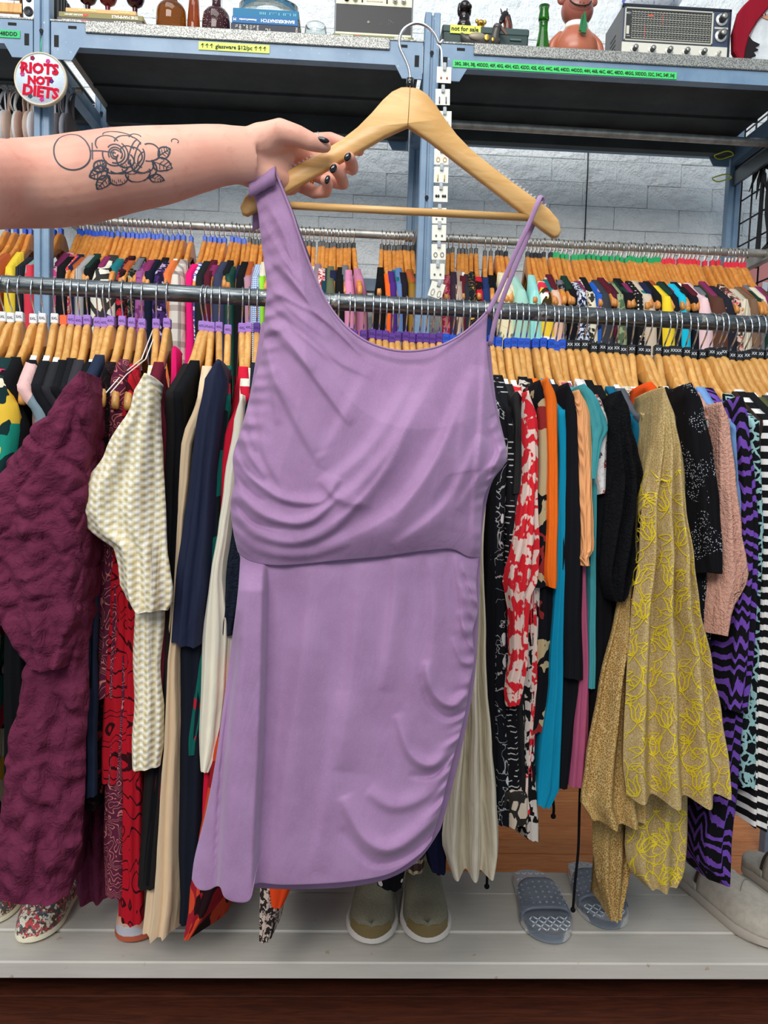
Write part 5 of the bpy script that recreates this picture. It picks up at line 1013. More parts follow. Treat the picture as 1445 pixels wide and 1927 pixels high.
book(626, 778, z + .0095, .010, (126, 126, 78), 'grey-green nature book directly under the cream amplifier', [('THE FOREST', .007, (230, 228, 214), 768), ('LIFE', .0055, (236, 90, 80), 676), ('NATURE LIBRARY', .0045, (226, 222, 206), 664)])
# crate, speaker, goblets, bottles
c = empty('wooden_crate', (SX(-12), YS + .06, z), label='slatted pine crate at the far left end of the shelf', cat='crate')
for k in range(3): m = MB(); m.cbox(-.12, .07, -.03, -.02, .004 + .036*k, .03 + .036*k, .002); m.obj('slat', HWOOD, c, False)
for k in range(3): m = MB(); m.cbox(.06, .07, -.03, .12, .004 + .036*k, .03 + .036*k, .002); m.obj('slat', HWOOD_B, c, False)
m = MB(); m.box(.052, .06, -.02, -.005, 0, .11); m.box(-.12, .06, -.02, .12, 0, .004); m.obj('frame', HWOOD_B, c, False)
sp_ = empty('speaker', (SX(58), YS + .03, z), label='black speaker with silver front panel behind the left post', cat='speaker')
m = MB(); m.cbox(-.043, .055, 0, .18, .012, .13, .008); m.obj('cabinet', plain((28, 30, 33), .5), sp_, False)
for k in range(7): m = MB(); m.box(.055, .0575, .03 + .02*k, .04 + .02*k, .02, .12); m.obj('side_rib', BLACK, sp_, False)
m = MB(); m.M = Matrix.Translation((-.016, -.001, 0)); pr = [(-.014, .026), (-.01, .02), (.01, .02), (.014, .026), (.017, .075), (.018, .125), (-.018, .125), (-.017, .075)]; m.prism(pr, -.004, .002, .001); m.obj('front_panel', plain((196, 204, 208), .3, .4), sp_, False)
for zz, r in ((.042, .0125), (.075, .008)):
    m = MB(); m.M = Matrix.Translation((-.016, -.006, zz)) @ Matrix.Rotation(pi/2, 4, 'X'); m.lathe([(r, 0), (r, .003), (r*.8, .0035), (r*.6, -.001), (r*.2, .001)], 20); m.obj('driver', plain((40, 42, 46), .4), sp_)
m = MB(); m.box(-.043, .003, -.004, .0, 0, .012); m.mi = 1; m.box(-.041, .002, -.005, -.004, .0015, .0105); m.mi = 2; m.box(-.022, -.016, -.006, -.005, .003, .0085); m.mi = 0
for k in range(8): m.box(-.038 + .0045*k, -.0375 + .0045*k, -.0055, -.005, .004, .008)
m.obj('tuning_dial', [BLACK, plain((214, 206, 196), .5), plain((230, 60, 130), .5)], sp_, False)
WINE = glass((120, 20, 44), 'ruby_glass', .04, .55); AMB = glass((140, 76, 16), 'amber_glass', .04, .7); DRK = glass((70, 34, 40), 'bubbled_plum_glass', .1, .45); CLR = glass((236, 242, 242), 'clear_glass', .02, 1, 1.3); GRN = glass((30, 110, 12), 'green_glass', .04, .75); DPL = glass((60, 14, 36), 'plum_glass', .05, .5)
for i, (px, mt, l) in enumerate(((158, DPL, 'dark plum glass goblet, leftmost of the three on the books'), (196, WINE, 'ruby red glass goblet, middle of the three on the books'), (248, DPL, 'dark plum glass goblet, rightmost of the three on the books'))):
    g = empty('goblet', (SX(px), YS + .03, z + .046)); lbl(g, l, 'goblet', 'goblets on the top shelf')
    m = MB(); m.lathe([(.006, 0), (.0075, .002), (.0062, .012), (.0068, .02), (.008, .026)], 20); m.obj('stem', mt, g)
    m = MB(); m.lathe([(.008, .026), (.019, .033), (.0245, .045), (.0255, .06), (.024, .08), (.0225, .08), (.0238, .06), (.0225, .046), (.017, .036), (.002, .031)], 24); m.obj('bowl', mt, g)
def vase(px, prof, mt, l, cat='bottle', dy=.05, name='glass_bottle', n=28, sx=1, sy=1, neck=None):
    o = empty(name, (SX(px), YS + dy, z)); lbl(o, l, cat); m = MB(); m.lathe(prof, n, sx=sx, sy=sy); m.obj('body', mt, o)
    if neck: m = MB(); m.lathe(neck, n); m.obj('neck', mt, o)
    return o
vase(314, [(.036, 0), (.041, .003), (.041, .065), (.040, .078), (.034, .09), (.022, .098)], AMB, 'wide olive-amber glass bottle right of the goblets', neck=[(.022, .098), (.014, .11), (.012, .15), (.013, .15)])
vase(357, [(.0175, 0), (.019, .002), (.0175, .05), (.015, .09), (.013, .13)], glass((150, 66, 24), 'brown_glass', .04, .6), 'slim brown glass bottle between the two wide ones')
bo = vase(401, [(.036, 0), (.0385, .004), (.0385, .05), (.036, .07), (.028, .082), (.013, .088)], DRK, 'squat dark plum bubbled glass bottle', neck=[(.013, .086), (.012, .1), (.013, .13)], dy=.045)
m = MB()
for k in range(140):
    a = rnd.uniform(-2.6, -.5); h = rnd.uniform(.004, .07); m.sphere((.0388*cos(a), .0388*sin(a), h), .0008, n=5, m=3)
o = m.obj('bubbles', plain((236, 196, 170), .3), bo); o['kind'] = 'stuff'
gj = vase(498, [(.088*.5, 0), (.088*.5, .05), (.086*.5, .05), (.086*.5, .002)], CLR, 'large clear glass bowl standing on the blue books', 'bowl', name='glass_bowl', sx=1.9, sy=1.2, dy=.085)
gj.location.z = z + .0735
mg = empty('glass_mug', (SX(592), YS + .04, z), label='clear glass mug between the blue books and the amplifier', cat='mug')
m = MB(); m.lathe([(.026, 0), (.029, .003), (.0305, .035), (.030, .05), (.027, .056), (.025, .056), (.028, .05), (.0285, .035), (.027, .006), (.01, .004)], 26); m.obj('body', CLR, mg)
m = MB(); m.tube(catmull([(.029, 0, .038), (.042, 0, .039), (.047, 0, .03), (.046, 0, .016), (.044, 0, .004)], 4), .0024, 8); m.obj('handle', CLR, mg)
# cream amplifier
am = empty('amplifier', (SX(702), YS + .012, z + .0195), label='cream and black vintage amplifier standing on two books', cat='amplifier')
w_ = (SX(776) - SX(628))/2
m = MB(); m.cbox(-w_, w_, 0, .2, 0, .19, .003); m.obj('case', plain((150, 152, 156), .4, .3), am, False)
m = MB(); m.box(-w_ + .004, w_ - .004, -.003, 0, .002, .009); m.box(-w_ + .004, w_ - .004, -.003, 0, .083, .15); m.obj('faceplate', plain((236, 228, 196), .45), am, False)
m = MB(); m.box(-w_ + .004, w_ - .004, -.0025, 0, .009, .083); m.mi = 1; m.sphere((-.014, -.003, .038), .004, .0015, .004, 10, 6); m.sphere((.02, -.003, .034), .0012, .001, .0012, 8, 5)
for k in range(5): m.sphere((.042 + .006*(k % 3), -.003, .036 + .004*(k % 2) + .002*k), .0007, .0006, .0016, 6, 4)
m.obj('dark_panel', [plain((34, 34, 36), .4), plain((150, 140, 124), .5)], am, False)
for px, cc in ((650, (30, 30, 32)), (666, (216, 214, 206)), (741, (216, 214, 206)), (757, (216, 214, 206))):
    m = MB(); m.M = Matrix.Translation((SX(px) - am.location.x, -.003, .097)) @ Matrix.Rotation(pi/2, 4, 'X'); m.lathe([(.0075, 0), (.0075, .002), (.006, .003), (.0056, .012), (.005, .013)], 20); o = m.obj('knob', plain(cc, .25, .3), am); flatsmooth(o.data)
for px in (679.5, 726): m = MB(); xx = SX(px) - am.location.x; m.box(xx - .002, xx + .002, -.006, -.003, .090, .099); m.obj('switch', BLACK, am, False)
for k, (t, s_, zz) in enumerate((('LINEAR', .0075, .098), ('SOLID STATE AMPLIFIER', .0042, .0915))): text('panel_lettering', t, s_, plain((120, 110, 90), .6), (SX(703) - am.location.x, -.0034, zz), (pi/2, 0, 0), am, align='CENTER')
# green metal box with figurines
bx = empty('green_box', (SX(916), YS + .03, z), label='dark green metal box with a yellow not for sale label', cat='box')
w_ = (SX(998) - SX(834))/2
m = MB(); m.cbox(-w_, w_, 0, .14, 0, .07, .004); m.obj('body', plain((44, 66, 64), .4), bx, False)
m = MB(); m.cbox(-w_ - .001, w_ + .001, -.002, .142, .054, .0745, .003); m.obj('lid', plain((52, 74, 72), .4), bx, False)
m = MB(); m.box(SX(848) - bx.location.x, SX(906) - bx.location.x, -.0035, -.0025, .051, .0735); m.obj('label', plain((222, 230, 100), .6), bx, False)
text('label_lettering', 'not for sale', .0165, INK, (SX(850) - bx.location.x, -.0038, .058), (pi/2, 0, 0), bx, off=.0004)
m = MB(); m.cbox(SX(962) - bx.location.x, SX(984) - bx.location.x, -.004, 0, .040, .046, .001); m.obj('latch', plain((90, 110, 106), .3, .5), bx, False)
def fig(name, label, cat, px, dz, parts, dy=.05, k=1.55):
    r = empty(name, (SX(px), YS + dy, z + dz), label=label, cat=cat); r.scale = (k, k, k)
    for nm, mt, spheres in parts:
        m = MB()
        for q in spheres:
            if len(q) == 2: m.tube(catmull(q[0], 4), q[1], 8, rounded=True)
            else: m.sphere(q[:3], *q[3:])
        m.obj(nm, mt, r)
    return r
DKG = gloss((30, 20, 20), .12); BRG = gloss((96, 44, 26), .15); GLD = plain((206, 160, 70), .25, .8)
fig('dog_figurine', 'glossy black dog head figurine behind the not for sale label', 'figurine', 876, .0745, [('body', DKG, [(0, 0, .006, .013, .011, .014), (0, 0, .02, .010, .010, .014)]), ('head', DKG, [(0, -.002, .038, .011, .012, .011), (.006, -.01, .034, .006, .008, .005)]), ('ear', DKG, [(-.0095, 0, .034, .004, .006, .012)]), ('ear', DKG, [(.009, 0, .034, .0035, .006, .011)])])
fig('golden_animal_figurine', 'small golden animal head figurine, middle of the three on the green box', 'figurine', 908, .0745, [('body', GLD, [(0, 0, .002, .008, .008, .008)]), ('head', GLD, [(0, -.001, .011, .0075, .007, .007), (0, -.008, .009, .0035, .004, .003)]), ('ear', GLD, [(-.0075, 0, .016, .003, .0025, .004)]), ('ear', GLD, [(.0075, 0, .015, .003, .0025, .004)])])
fig('horse_figurine', 'glossy brown horse head figurine on the green box', 'figurine', 953, .0745, [('neck', BRG, [([(.006, 0, -.002), (.006, 0, .012), (0, 0, .026)], [.0095, .0078, .006]), (.002, 0, .0, .011, .01, .006)]), ('head', DKG, [([(.001, 0, .03), (-.005, -.004, .02), (-.008, -.008, .012)], [.0068, .0052, .0036])]), ('ear', DKG, [([(.003, 0, .033), (.004, 0, .041)], [.0022, .0008])]), ('ear', DKG, [([(-.005, 0, .032), (-.008, 0, .04)], [.002, .0008])]), ('mane', DKG, [([(.008, .004, .03), (.012, .004, .014), (.013, .004, 0)], [.0035, .004, .0035])])])
WDK = plain((82, 78, 74), .35, .3, bump=.2)
dk = fig('wooden_duck', 'dark carved duck resting in front of the green box', 'figurine', 912, .0, [('body', WDK, [([(-.044, 0, .026), (-.034, 0, .017), (-.01, 0, .015), (.014, 0, .014), (.024, 0, .018)], [.004, .011, .0155, .013, .007])]), ('neck', WDK, [([(.019, 0, .016), (.021, 0, .032), (.023, 0, .040)], [.009, .0075, .008])]), ('head', WDK, [(.024, -.001, .043, .009, .008, .007)]), ('bill', plain((120, 84, 76), .5), [([(.031, -.002, .042), (.041, -.003, .030)], [.0035, .0022])]), ('wing', plain((150, 138, 118), .4, .2), [(-.016, -.0135, .018, .017, .0035, .007)]), ('painted_star', GLD, [(.002, -.0155, .016, .005, .001, .006), (.014, -.0135, .014, .003, .001, .004)])], dy=.008, k=1.45)
vase(1028, [(.017, 0), (.0185, .003), (.0165, .02), (.012, .048), (.0095, .066), (.0092, .08), (.0105, .088)], GRN, 'tall green glass vase left of the smiling figurine', 'vase', name='glass_vase', neck=[(.0105, .087), (.012, .092), (.0095, .11), (.012, .12)]).scale = (1.3, 1.3, 1.25)
# smiling brown figurine with a collar and tie
TERR = gloss((176, 100, 72), .3); FACE = gloss((150, 84, 68), .3)
fg = empty('monkey_figurine', (SX(1093), YS + .06, z), label='round brown smiling monkey figurine with white collar and green tie', cat='figurine')
fg.scale = (1.58, 1.4, 1.5)
m = MB(); m.lathe([(.030, 0), (.036, .006), (.040, .02), (.038, .038), (.031, .052), (.023, .062), (.019, .066)], 32); m.obj('body', TERR, fg)
for sg in (-1, 1): m = MB(); m.tube(catmull([(sg*.028, 0, .052), (sg*.041, -.003, .036), (sg*.044, -.006, .014), (sg*.038, -.012, .002)], 4), [.008]*13, 10, rounded=True); m.obj('arm', TERR, fg)
m = MB(); m.lathe([(.019, .0), (.0215, .002), (.020, .011), (.017, .011), (.018, .002)], 28, (0, 0, .063)); m.obj('collar', WHITE, fg)
for p, q in ((-.0045, .0005), (0, 0)):
    m = MB(); m.M = Matrix.Translation((p, -.0365 + (p < 0)*.002, 0)) @ Matrix.Rotation(.22, 4, 'X'); m.prism([(-.0025, .038), (.0065, .037), (.0072, .05), (.002, .072), (-.0005, .072)] if not p else [(-.0015, .042), (.003, .041), (.003, .068), (.001, .068)], -.0035, .002, .0008); m.obj('tie', gloss((40, 120, 70), .35), fg, False)
m = MB(); m.tube([(.024*sin(a), -.024*cos(a) - .005, .0015) for a in [-.8 + .16*k for k in range(11)]], .0035, 8); m.obj('belt', gloss((206, 30, 46), .3), fg)
m = MB(); m.sphere((0, 0, .0985), .029, .028, .029, 28, 16); m.sphere((0, -.012, .101), .023, .019, .021, 24, 14); m.obj('head', FACE, fg)
for sg in (-1, 1): m = MB(); m.sphere((sg*.029, .002, .118), .008, .005, .009); m.obj('ear', FACE, fg)
m = MB(); m.tube([(.0215*sin(a), -.0125 - .0195*cos(a*.9), .0925 + .014*(abs(a)/1.15)**2) for a in [-1.15 + .115*k for k in range(21)]], .0011, 7, rounded=True); m.obj('smile', BLACK, fg)
for x, zz in ((-.003, .099), (.004, .098), (-.004, .093), (.007, .0925), (.001, .104)):
    m = MB(); m.sphere((x, -.0315 + abs(x)*.25 + max(0, zz-.1)*.3, zz), .0009, .0008, .0012, 8, 5); m.obj('freckle', BLACK, fg)
# multiband radio
rx0, rx1 = SX(1168), SX(1371); RY = YS + .004
rd = empty('radio', ((rx0+rx1)/2, RY, z), label='grey vintage multiband radio receiver with many silver knobs', cat='radio')
hw_ = (rx1-rx0)/2; HR = .142
m = MB(); m.cbox(-hw_, hw_, 0, .15, 0, HR, .004); m.mi = 1
for r_i in range(5):
    m.box(-hw_ - .0008, -hw_ + .001, .05 + .0*r_i, .095, .03 + .013*r_i, .034 + .013*r_i)
m.obj('case', [plain((96, 98, 100), .45), BLACK], rd, False)
m = MB(); m.cbox(-hw_ - .001, hw_ + .001, -.004, .006, HR - .006, HR + .002, .001); m.cbox(hw_ - .006, hw_ + .001, -.004, .006, 0, HR, .001); m.obj('bezel', plain((38, 42, 50), .3), rd, False)
m = MB(); m.box(-hw_ + .002, hw_ - .006, -.003, 0, .001, .041); m.obj('lower_faceplate', plain((226, 222, 208), .35, .2), rd, False)
m = MB(); m.box(-hw_ + .003, hw_ - .006, -.0025, 0, .041, HR - .006); m.obj('upper_faceplate', plain((74, 84, 108), .35, .3), rd, False)
fx0, fx1 = -hw_ + .006, hw_ - .05
m = MB(); m.cbox(fx0, fx1, -.006, -.002, .0435, .048, .001); m.cbox(fx0, fx1, -.006, -.002, HR - .013, HR - .0085, .001); m.cbox(fx0, fx0 + .004, -.006, -.002, .0435, HR - .0085, .001); m.cbox(fx1 - .005, fx1, -.006, -.002, .0435, HR - .0085, .001); m.obj('dial_frame', plain((216, 212, 196), .3, .4), rd, False)
m = MB(); m.box(fx0 + .004, fx1 - .005, -.0035, -.002, .048, HR - .013); m.mi = 1
gx0 = fx0 + .021
for k in range(13):
    zz = .052 + .0058*k; m.box(gx0, fx1 - .008, -.0042, -.0035, zz, zz + .0006 + .0005*(k % 3 == 0))
    for q in range(26): xx = gx0 + (fx1 - .01 - gx0)*q/25 + .001*sin(k*3 + q); m.box(xx, xx + .0011, -.0042, -.0035, zz + .0014, zz + .0032)
m.mi = 2; m.box(gx0 + .085, gx0 + .086, -.0046, -.0042, .09, .122); m.box(gx0 + .037, gx0 + .038, -.0046, -.0042, .054, .084); m.box(gx0 + .045, gx0 + .06, -.0046, -.0042, .112, .116)
m.mi = 1; m.box(fx0 + .006, fx0 + .014, -.0042, -.0035, .062, .084)
m.obj('dial_glass', [plain((58, 60, 60), .25), plain((206, 202, 186), .5), plain((220, 84, 60), .5)], rd, False)
m = MB(); m.M = Matrix.Translation((fx0 + .0115, -.0038, HR - .024)); m.sphere((0, 0, 0), .007, .0008, .0032, 18, 6); m.obj('badge', plain((206, 206, 200), .3, .6), rd)
text('badge_lettering', 'Allied', .0045, BLACK, (fx0 + .0115, -.0048, HR - .0255), (pi/2, 0, 0), rd, align='CENTER')
text('dial_lettering', 'TUNING', .003, WHITE, (fx0 + .0055, -.004, .056), (pi/2, 0, 0), rd)
def knob(x, zz, r, L, parent, colr=(60, 60, 60)):
    m = MB(); m.M = Matrix.Translation((x, -.003, zz)) @ Matrix.Rotation(pi/2, 4, 'X'); m.lathe([(r*1.35, 0), (r*1.35, .002), (r*.9, .003), (r*.85, L), (r*.7, L + .001), (r*.7, L - .0005), (.0003, L - .0005)], 24); m.mi = 0
    k = m.obj('knob', plain(colr, .3, .3), parent); flatsmooth(k.data)
    m = MB(); m.M = Matrix.Translation((x, -.003, zz)) @ Matrix.Rotation(pi/2, 4, 'X'); m.lathe([(r*1.36, .0), (r*1.5, .001), (r*1.36, .003)], 24); m.obj('knob_ring', plain((226, 222, 214), .2, .6), k)
    m = MB(); m.M = Matrix.Translation((x, -.003, zz)) @ Matrix.Rotation(pi/2, 4, 'X'); m.lathe([(r*.66, L), (r*.66, L + .001), (.0005, L + .001)], 20); m.obj('knob_cap', plain((170, 168, 160), .3, .6), k)
for px, zz in ((1193, .022), (1226, .022), (1258, .022), (1290, .022), (1322, .022)): knob(SX(px) - rd.location.x, zz, .0078, .016, rd)
knob(SX(1350) - rd.location.x, .02, .005, .014, rd, (200, 198, 190))
for zz in (.114, .07): knob(hw_ - .027, zz, .0115, .022, rd)
m = MB(); m.box(hw_ - .046, hw_ - .007, -.0035, -.002, .089, .094); m.obj('cream_strip', plain((206, 200, 180), .4), rd, False)
m = MB(); m.M = Matrix.Translation((-hw_ + .009, -.003, .009)) @ Matrix.Rotation(pi/2, 4, 'X'); m.lathe([(.0042, 0), (.0042, .002), (.0022, .0024), (.002, -.001), (.0004, -.001)], 16); m.obj('headphone_socket', plain((200, 198, 190), .25, .7), rd)
bw = empty('porcelain_bowl', (SX(1236), YS + .07, z + HR + .002), label='blue and white porcelain bowl on top of the radio', cat='bowl')
m = MB(); m.lathe([(.045, 0), (.05, .004), (.072, .02), (.085, .045), (.082, .045), (.068, .022), (.04, .007)], 32); m.obj('body', K('floral', (232, 236, 242), (60, 90, 190), (90, 120, 210), s=1.1, rough=.2), bw)
# painted portrait cut-out at the right end
pt = empty('portrait_cutout', (SX(1425), YS + .03, z), label='painted portrait head in a deep red hood at the right end of the shelf', cat='portrait')
def sxl(px): return SX(px) - SX(1425)
def szl(y): return (124 - y)*U
def pol(L): return [(sxl(x), szl(y)) for x, y in L]
m = MB(); m.prism(pol([(1409, 132), (1412, 118), (1418, 100), (1420, 60), (1440, 0), (1450, -40), (1530, -40), (1530, 132)]), .0, .02, .002); m.obj('face', plain((222, 226, 228), .5, bump=.1, bs=20, var=.12), pt, False)
m = MB(); m.prism(pol([(1383, 60), (1386, 48), (1392, 20), (1400, 8), (1415, -8), (1440, -40), (1475, -40), (1462, -10), (1440, 20), (1425, 40), (1414, 62), (1408, 90), (1406, 112), (1396, 110), (1386, 95)]), -.012, .012, .004); m.obj('hood', K('plain', (140, 22, 40)), pt, False)
m = MB(); m.prism(pol([(1407, 112), (1409, 80), (1414, 64), (1422, 72), (1436, 78), (1426, 84), (1434, 88), (1424, 92), (1430, 99), (1421, 102), (1424, 110), (1416, 112), (1418, 122), (1411, 126), (1408, 132)]), -.006, .004, .001); m.obj('dark_fur', plain((26, 16, 20), .8), pt, False)
m = MB(); m.prism(pol([(1436, 26), (1446, 20), (1470, 18), (1490, 30), (1470, 32), (1446, 30)]), -.003, .0, 0); m.obj('skin_strip', plain((196, 140, 110), .6), pt, False)
m = MB(); m.sphere((sxl(1441), -.004, szl(22)), .006, .0015, .003, 16, 8); m.mi = 1; m.sphere((sxl(1442), -.0055, szl(22)), .0025, .001, .0025, 12, 6); m.obj('eye', [WHITE, plain((60, 36, 24), .3)], pt)
# shelf tapes with handwriting on the front beam
def tape(px0, px1, yc_px, h, col, txt, size, label, tx0=4, sc=None):
    A = P(px0, yc_px[0], YF - .001); B = P(px1, yc_px[1], YF - .001); zc = (A.z + B.z)/2
    r = empty('label_tape', (A.x, YF - .0016, zc), label=label, cat='label'); L = B.x - A.x
    m = MB(); m.box(0, L, -.0006, .0008, -h/2, h/2); m.obj('tape', plain(col, .55), r, False)
    me = text_mesh(txt, size, INK, off=.0003); wd = max(v.co.x for v in me.vertices); k = (L - .012)/wd if sc is None else sc
    o = place(me, 'handwriting', r, (.005, -.001, -size*.33), (pi/2, 0, 0)); o.scale = (k, 1, 1); return r
tape(852, 1273, (121, 142), .0185, (70, 214, 110), '38G, 38H, 38J, 40DDD, 40F, 40G, 40H, 42D, 42DD, 42E, 42G, 44C, 44E, 44DD, 44DDD, 44H, 46B, 46C, 48C, 48DD, 48GG, 50DDD, 52C, 54C, 54F, 54J', .0125, 'long green tape with handwritten sizes on the right shelf beam')
tape(374, 507, (86, 93), .0215, (214, 232, 110), '\u2191\u2191\u2191 glassware $12/pc \u2191\u2191\u2191', .0145, 'yellow tape reading glassware $12/pc with arrows')
tape(-25, 38, (62, 65), .0195, (50, 190, 110), '46C, 48DDD', .014, 'green tape reading 48DDD at the left edge')
# embroidered hoop sign on the left post
ho = P(77, 150, 2.16); hp = empty('embroidery_hoop', ho, label='round embroidered hoop reading RIOTS NOT DIETS on the left post', cat='sign'); Rh = .0675
m = MB(); m.M = Matrix.Rotation(pi/2, 4, 'X'); m.lathe([(Rh - .003, -.008), (Rh, -.008), (Rh + .001, -.001), (Rh, .006), (Rh - .003, .006), (Rh - .0035, -.001)], 56); m.obj('hoop', plain((214, 200, 172), .5), hp)
m = MB(); m.M = Matrix.Rotation(pi/2, 4, 'X'); m.lathe([(Rh - .002, .0), (Rh - .003, .004), (.001, .0045)], 56); m.obj('cloth', plain((206, 220, 232), .9, bump=.3, bs=200), hp)
RED = K('plain', (206, 24, 52))
for t, sz, x, zz, rot in (('RIOTS', .036, -.002, .014, -.02), ('NOT', .028, -.002, -.014, -.03), ('DIETS', .037, .0, -.045, -.09)):
    text('stitched_lettering', t, sz, RED, (x, -.0052, zz), (pi/2, rot*-1, 0), hp, off=.0016, depth=.0008, align='CENTER')
for k, (x, zz, cc) in enumerate(((-.02, .052, (140, 30, 70)), (.02, .046, (206, 60, 140)), (-.047, .026, (50, 62, 90)), (-.046, .010, (206, 60, 130)), (.040, .020, (40, 60, 80)), (.029, -.004, (90, 30, 110)), (-.026, -.045, (60, 80, 90)), (.004, -.052, (206, 50, 140)))):
    m = MB()
    for q in range(5): a = 2*pi*q/5 + k; m.sphere((x + .0035*cos(a), -.005, zz + .0035*sin(a)), .0028, .001, .0028, 8, 5)
    m.obj('stitched_flower', plain(cc, .9), hp)
m = MB(); m.tube([(0, -.002, Rh), (0, .0, Rh + .02), (.0005, .005, Rh + .04)], .0014, 6); m.obj('cord', plain((60, 180, 130), .6), hp)
# chain of earring cards beside the middle post
ec = [(835.5, 141, 0), (833, 182.5, .03), (836, 224, .02), (834, 262, 0), (830.5, 295, .02), (830, 329, 0), (829, 365, .02), (826.5, 406, .03), (826, 438, .02), (825.4, 474, .04), (823, 511, .03), (821.5, 546, -.28)]
m = MB(); q = [P(822, 84, 2.18), P(828, 88, 2.165), P(831, 100, 2.16), P(832, 128, 2.155)]; m.tube(catmull(q, 4), .0022, 8); lbl(m.obj('wall_hook', WHITE), 'white hook on the middle post carrying the earring cards', 'hook')
desc = ['copper studs', 'grey drop earrings', 'tiny pearl studs', 'plain silver dots', 'gold heart drops', 'long brass bars', 'black and white bows', 'silver leaf drops', 'tiny grey studs', 'thin wire hoops', 'grey round studs', 'long pale loops, tilted at the bottom of the chain']
ecol = [(196, 110, 80), (90, 92, 96), (226, 220, 210), (190, 190, 190), (206, 160, 70), (180, 150, 80), (40, 44, 50), (150, 156, 164), (120, 120, 124), (110, 100, 80), (110, 108, 104), (170, 168, 160)]
for i, (px, py, rt) in enumerate(ec):
    p = P(px, py, 2.15); cdz = empty('earring_card', p, label='white earring card with ' + desc[i], cat='earring card', group='earring cards hanging by the middle post'); cdz.rotation_euler = (0, -rt, 0)
    m = MB(); m.cbox(-.0195, .0195, 0, .001, -.021, .021, .0004); m.obj('card', plain((236, 234, 220), .6), cdz, False)
    m = MB(); m.cbox(-.004, .005, -.006, .0, .010, .03, .001); m.obj('clip', glass((226, 232, 236), 'clear_clip', .15, .5), cdz, False)
    for sg in (-1, 1):
        m = MB()
        if i in (9, 11, 4): m.tube([(sg*.009 + .0045*cos(a), -.002, -.008 + (.006 if i != 11 else .009)*sin(a)) for a in [2*pi*k/14 for k in range(15)]], .0008, 5)
        elif i in (5, 1): m.cbox(sg*.009 - .0015, sg*.009 + .0015, -.0025, -.0005, -.018, .0, .0005)
        elif i == 6: m.sphere((sg*.009 - .003, -.002, -.006), .003, .001, .004, 8, 5); m.sphere((sg*.009 + .003, -.002, -.006), .003, .001, .004, 8, 5)
        else: m.sphere((sg*.008, -.002, -.008), .0026, .0016, .003, 10, 6)
        m.obj('earring', plain(ecol[i], .3, .6), cdz)
# bras hanging in the left bay under the deck
cols = [((196, 160, 140), 'tan'), ((40, 38, 42), 'black'), ((214, 214, 218), 'pale grey'), ((206, 178, 160), 'beige'), ((224, 222, 222), 'white'), ((186, 150, 134), 'mocha'), ((210, 186, 170), 'nude'), ((226, 226, 230), 'ivory'), ((170, 132, 118), 'brown-pink'), ((216, 200, 190), 'oyster'), ((232, 232, 236), 'bright white'), ((150, 140, 140), 'grey'), ((206, 206, 214), 'silver'), ((90, 84, 84), 'charcoal')]
m = MB(); yb_ = 2.42; zb_ = P(30, 168, yb_).z; m.tube([(XL + .03, yb_, zb_ + .01), (XP[0] + .03, yb_, zb_ + .006)], .009, 12); lbl(m.obj('bra_rail', STEEL), 'short steel rail in the left bay carrying the bras', 'rail')
for i, (c_, nm) in enumerate(cols):
    px = -6 + i*11.5; X = P(px, 200, yb_).x; b_ = empty('bra', (X, yb_, zb_), label='%s bra hanging in the left bay, number %d' % (nm, i+1) if False else '%s bra hanging under the left end of the shelving' % nm, cat='bra', group='bras in the left bay')
    mt = plain(c_, .6, bump=.3, bs=80); r2 = random.Random(i)
    m = MB(); m.tube(catmull([(0, -.012, -.01), (0, -.014, .006), (0, 0, .012), (0, .012, .004)], 3), .0012, 5); m.obj('hook', CHROME, b_)
    for s_i in range(3):
        dx, L = r2.uniform(-.008, .008), r2.uniform(.07, .1); m = MB(); m.tube(catmull([(0, -.01, -.006), (dx, -.02 - .01*s_i, -.03), (dx*1.6, -.03 - .008*s_i, -.06), (dx, -.03, -L)], 4), .0042, 6, sq=(1, .25)); m.obj('strap', mt, b_)
    for s_i in (0, 1):
        m = MB(); m.sphere((r2.uniform(-.006, .006), -.03 + .03*s_i, -.125 - .012*s_i), .011, .045, .05, 14, 9); m.obj('cup', mt, b_)
# ------------------------------------------------------------ shoes on the platform
def shoe_frame(toe, heel, zp=ZP + .003):
    T = G(toe[0], toe[1], zp); H = G(heel[0], heel[1], zp); d = T - H; d.z = 0; return H, T, d.length, atan2(d.y, d.x)
def plan(t, asym=0):                     # half widths (left, right) of a shoe outline along its length, 0 heel .. 1 toe
    base = .36 + .14*max(0, min(1, (t-.2)/.5)); e = 1
    if t < .12: e = sqrt(max(0, 1 - ((.12-t)/.12)**2))
    if t > .68: e = sqrt(max(0, 1 - ((t-.68)/.32)**2))
    return base*e*(1 + asym*max(0, t-.45)), base*e*(1 - asym*max(0, t-.45))
def solid(ts, W, z0, z1, L, asym=0, infl=1.0, toe_up=0):
    vs = []; n = 0; outline = []
    for t in ts: a, _ = plan(t, asym); outline.append((t*L, a*W*infl))
    for t in reversed(ts): _, b = plan(t, asym); outline.append((t*L, -b*W*infl))
    return outline
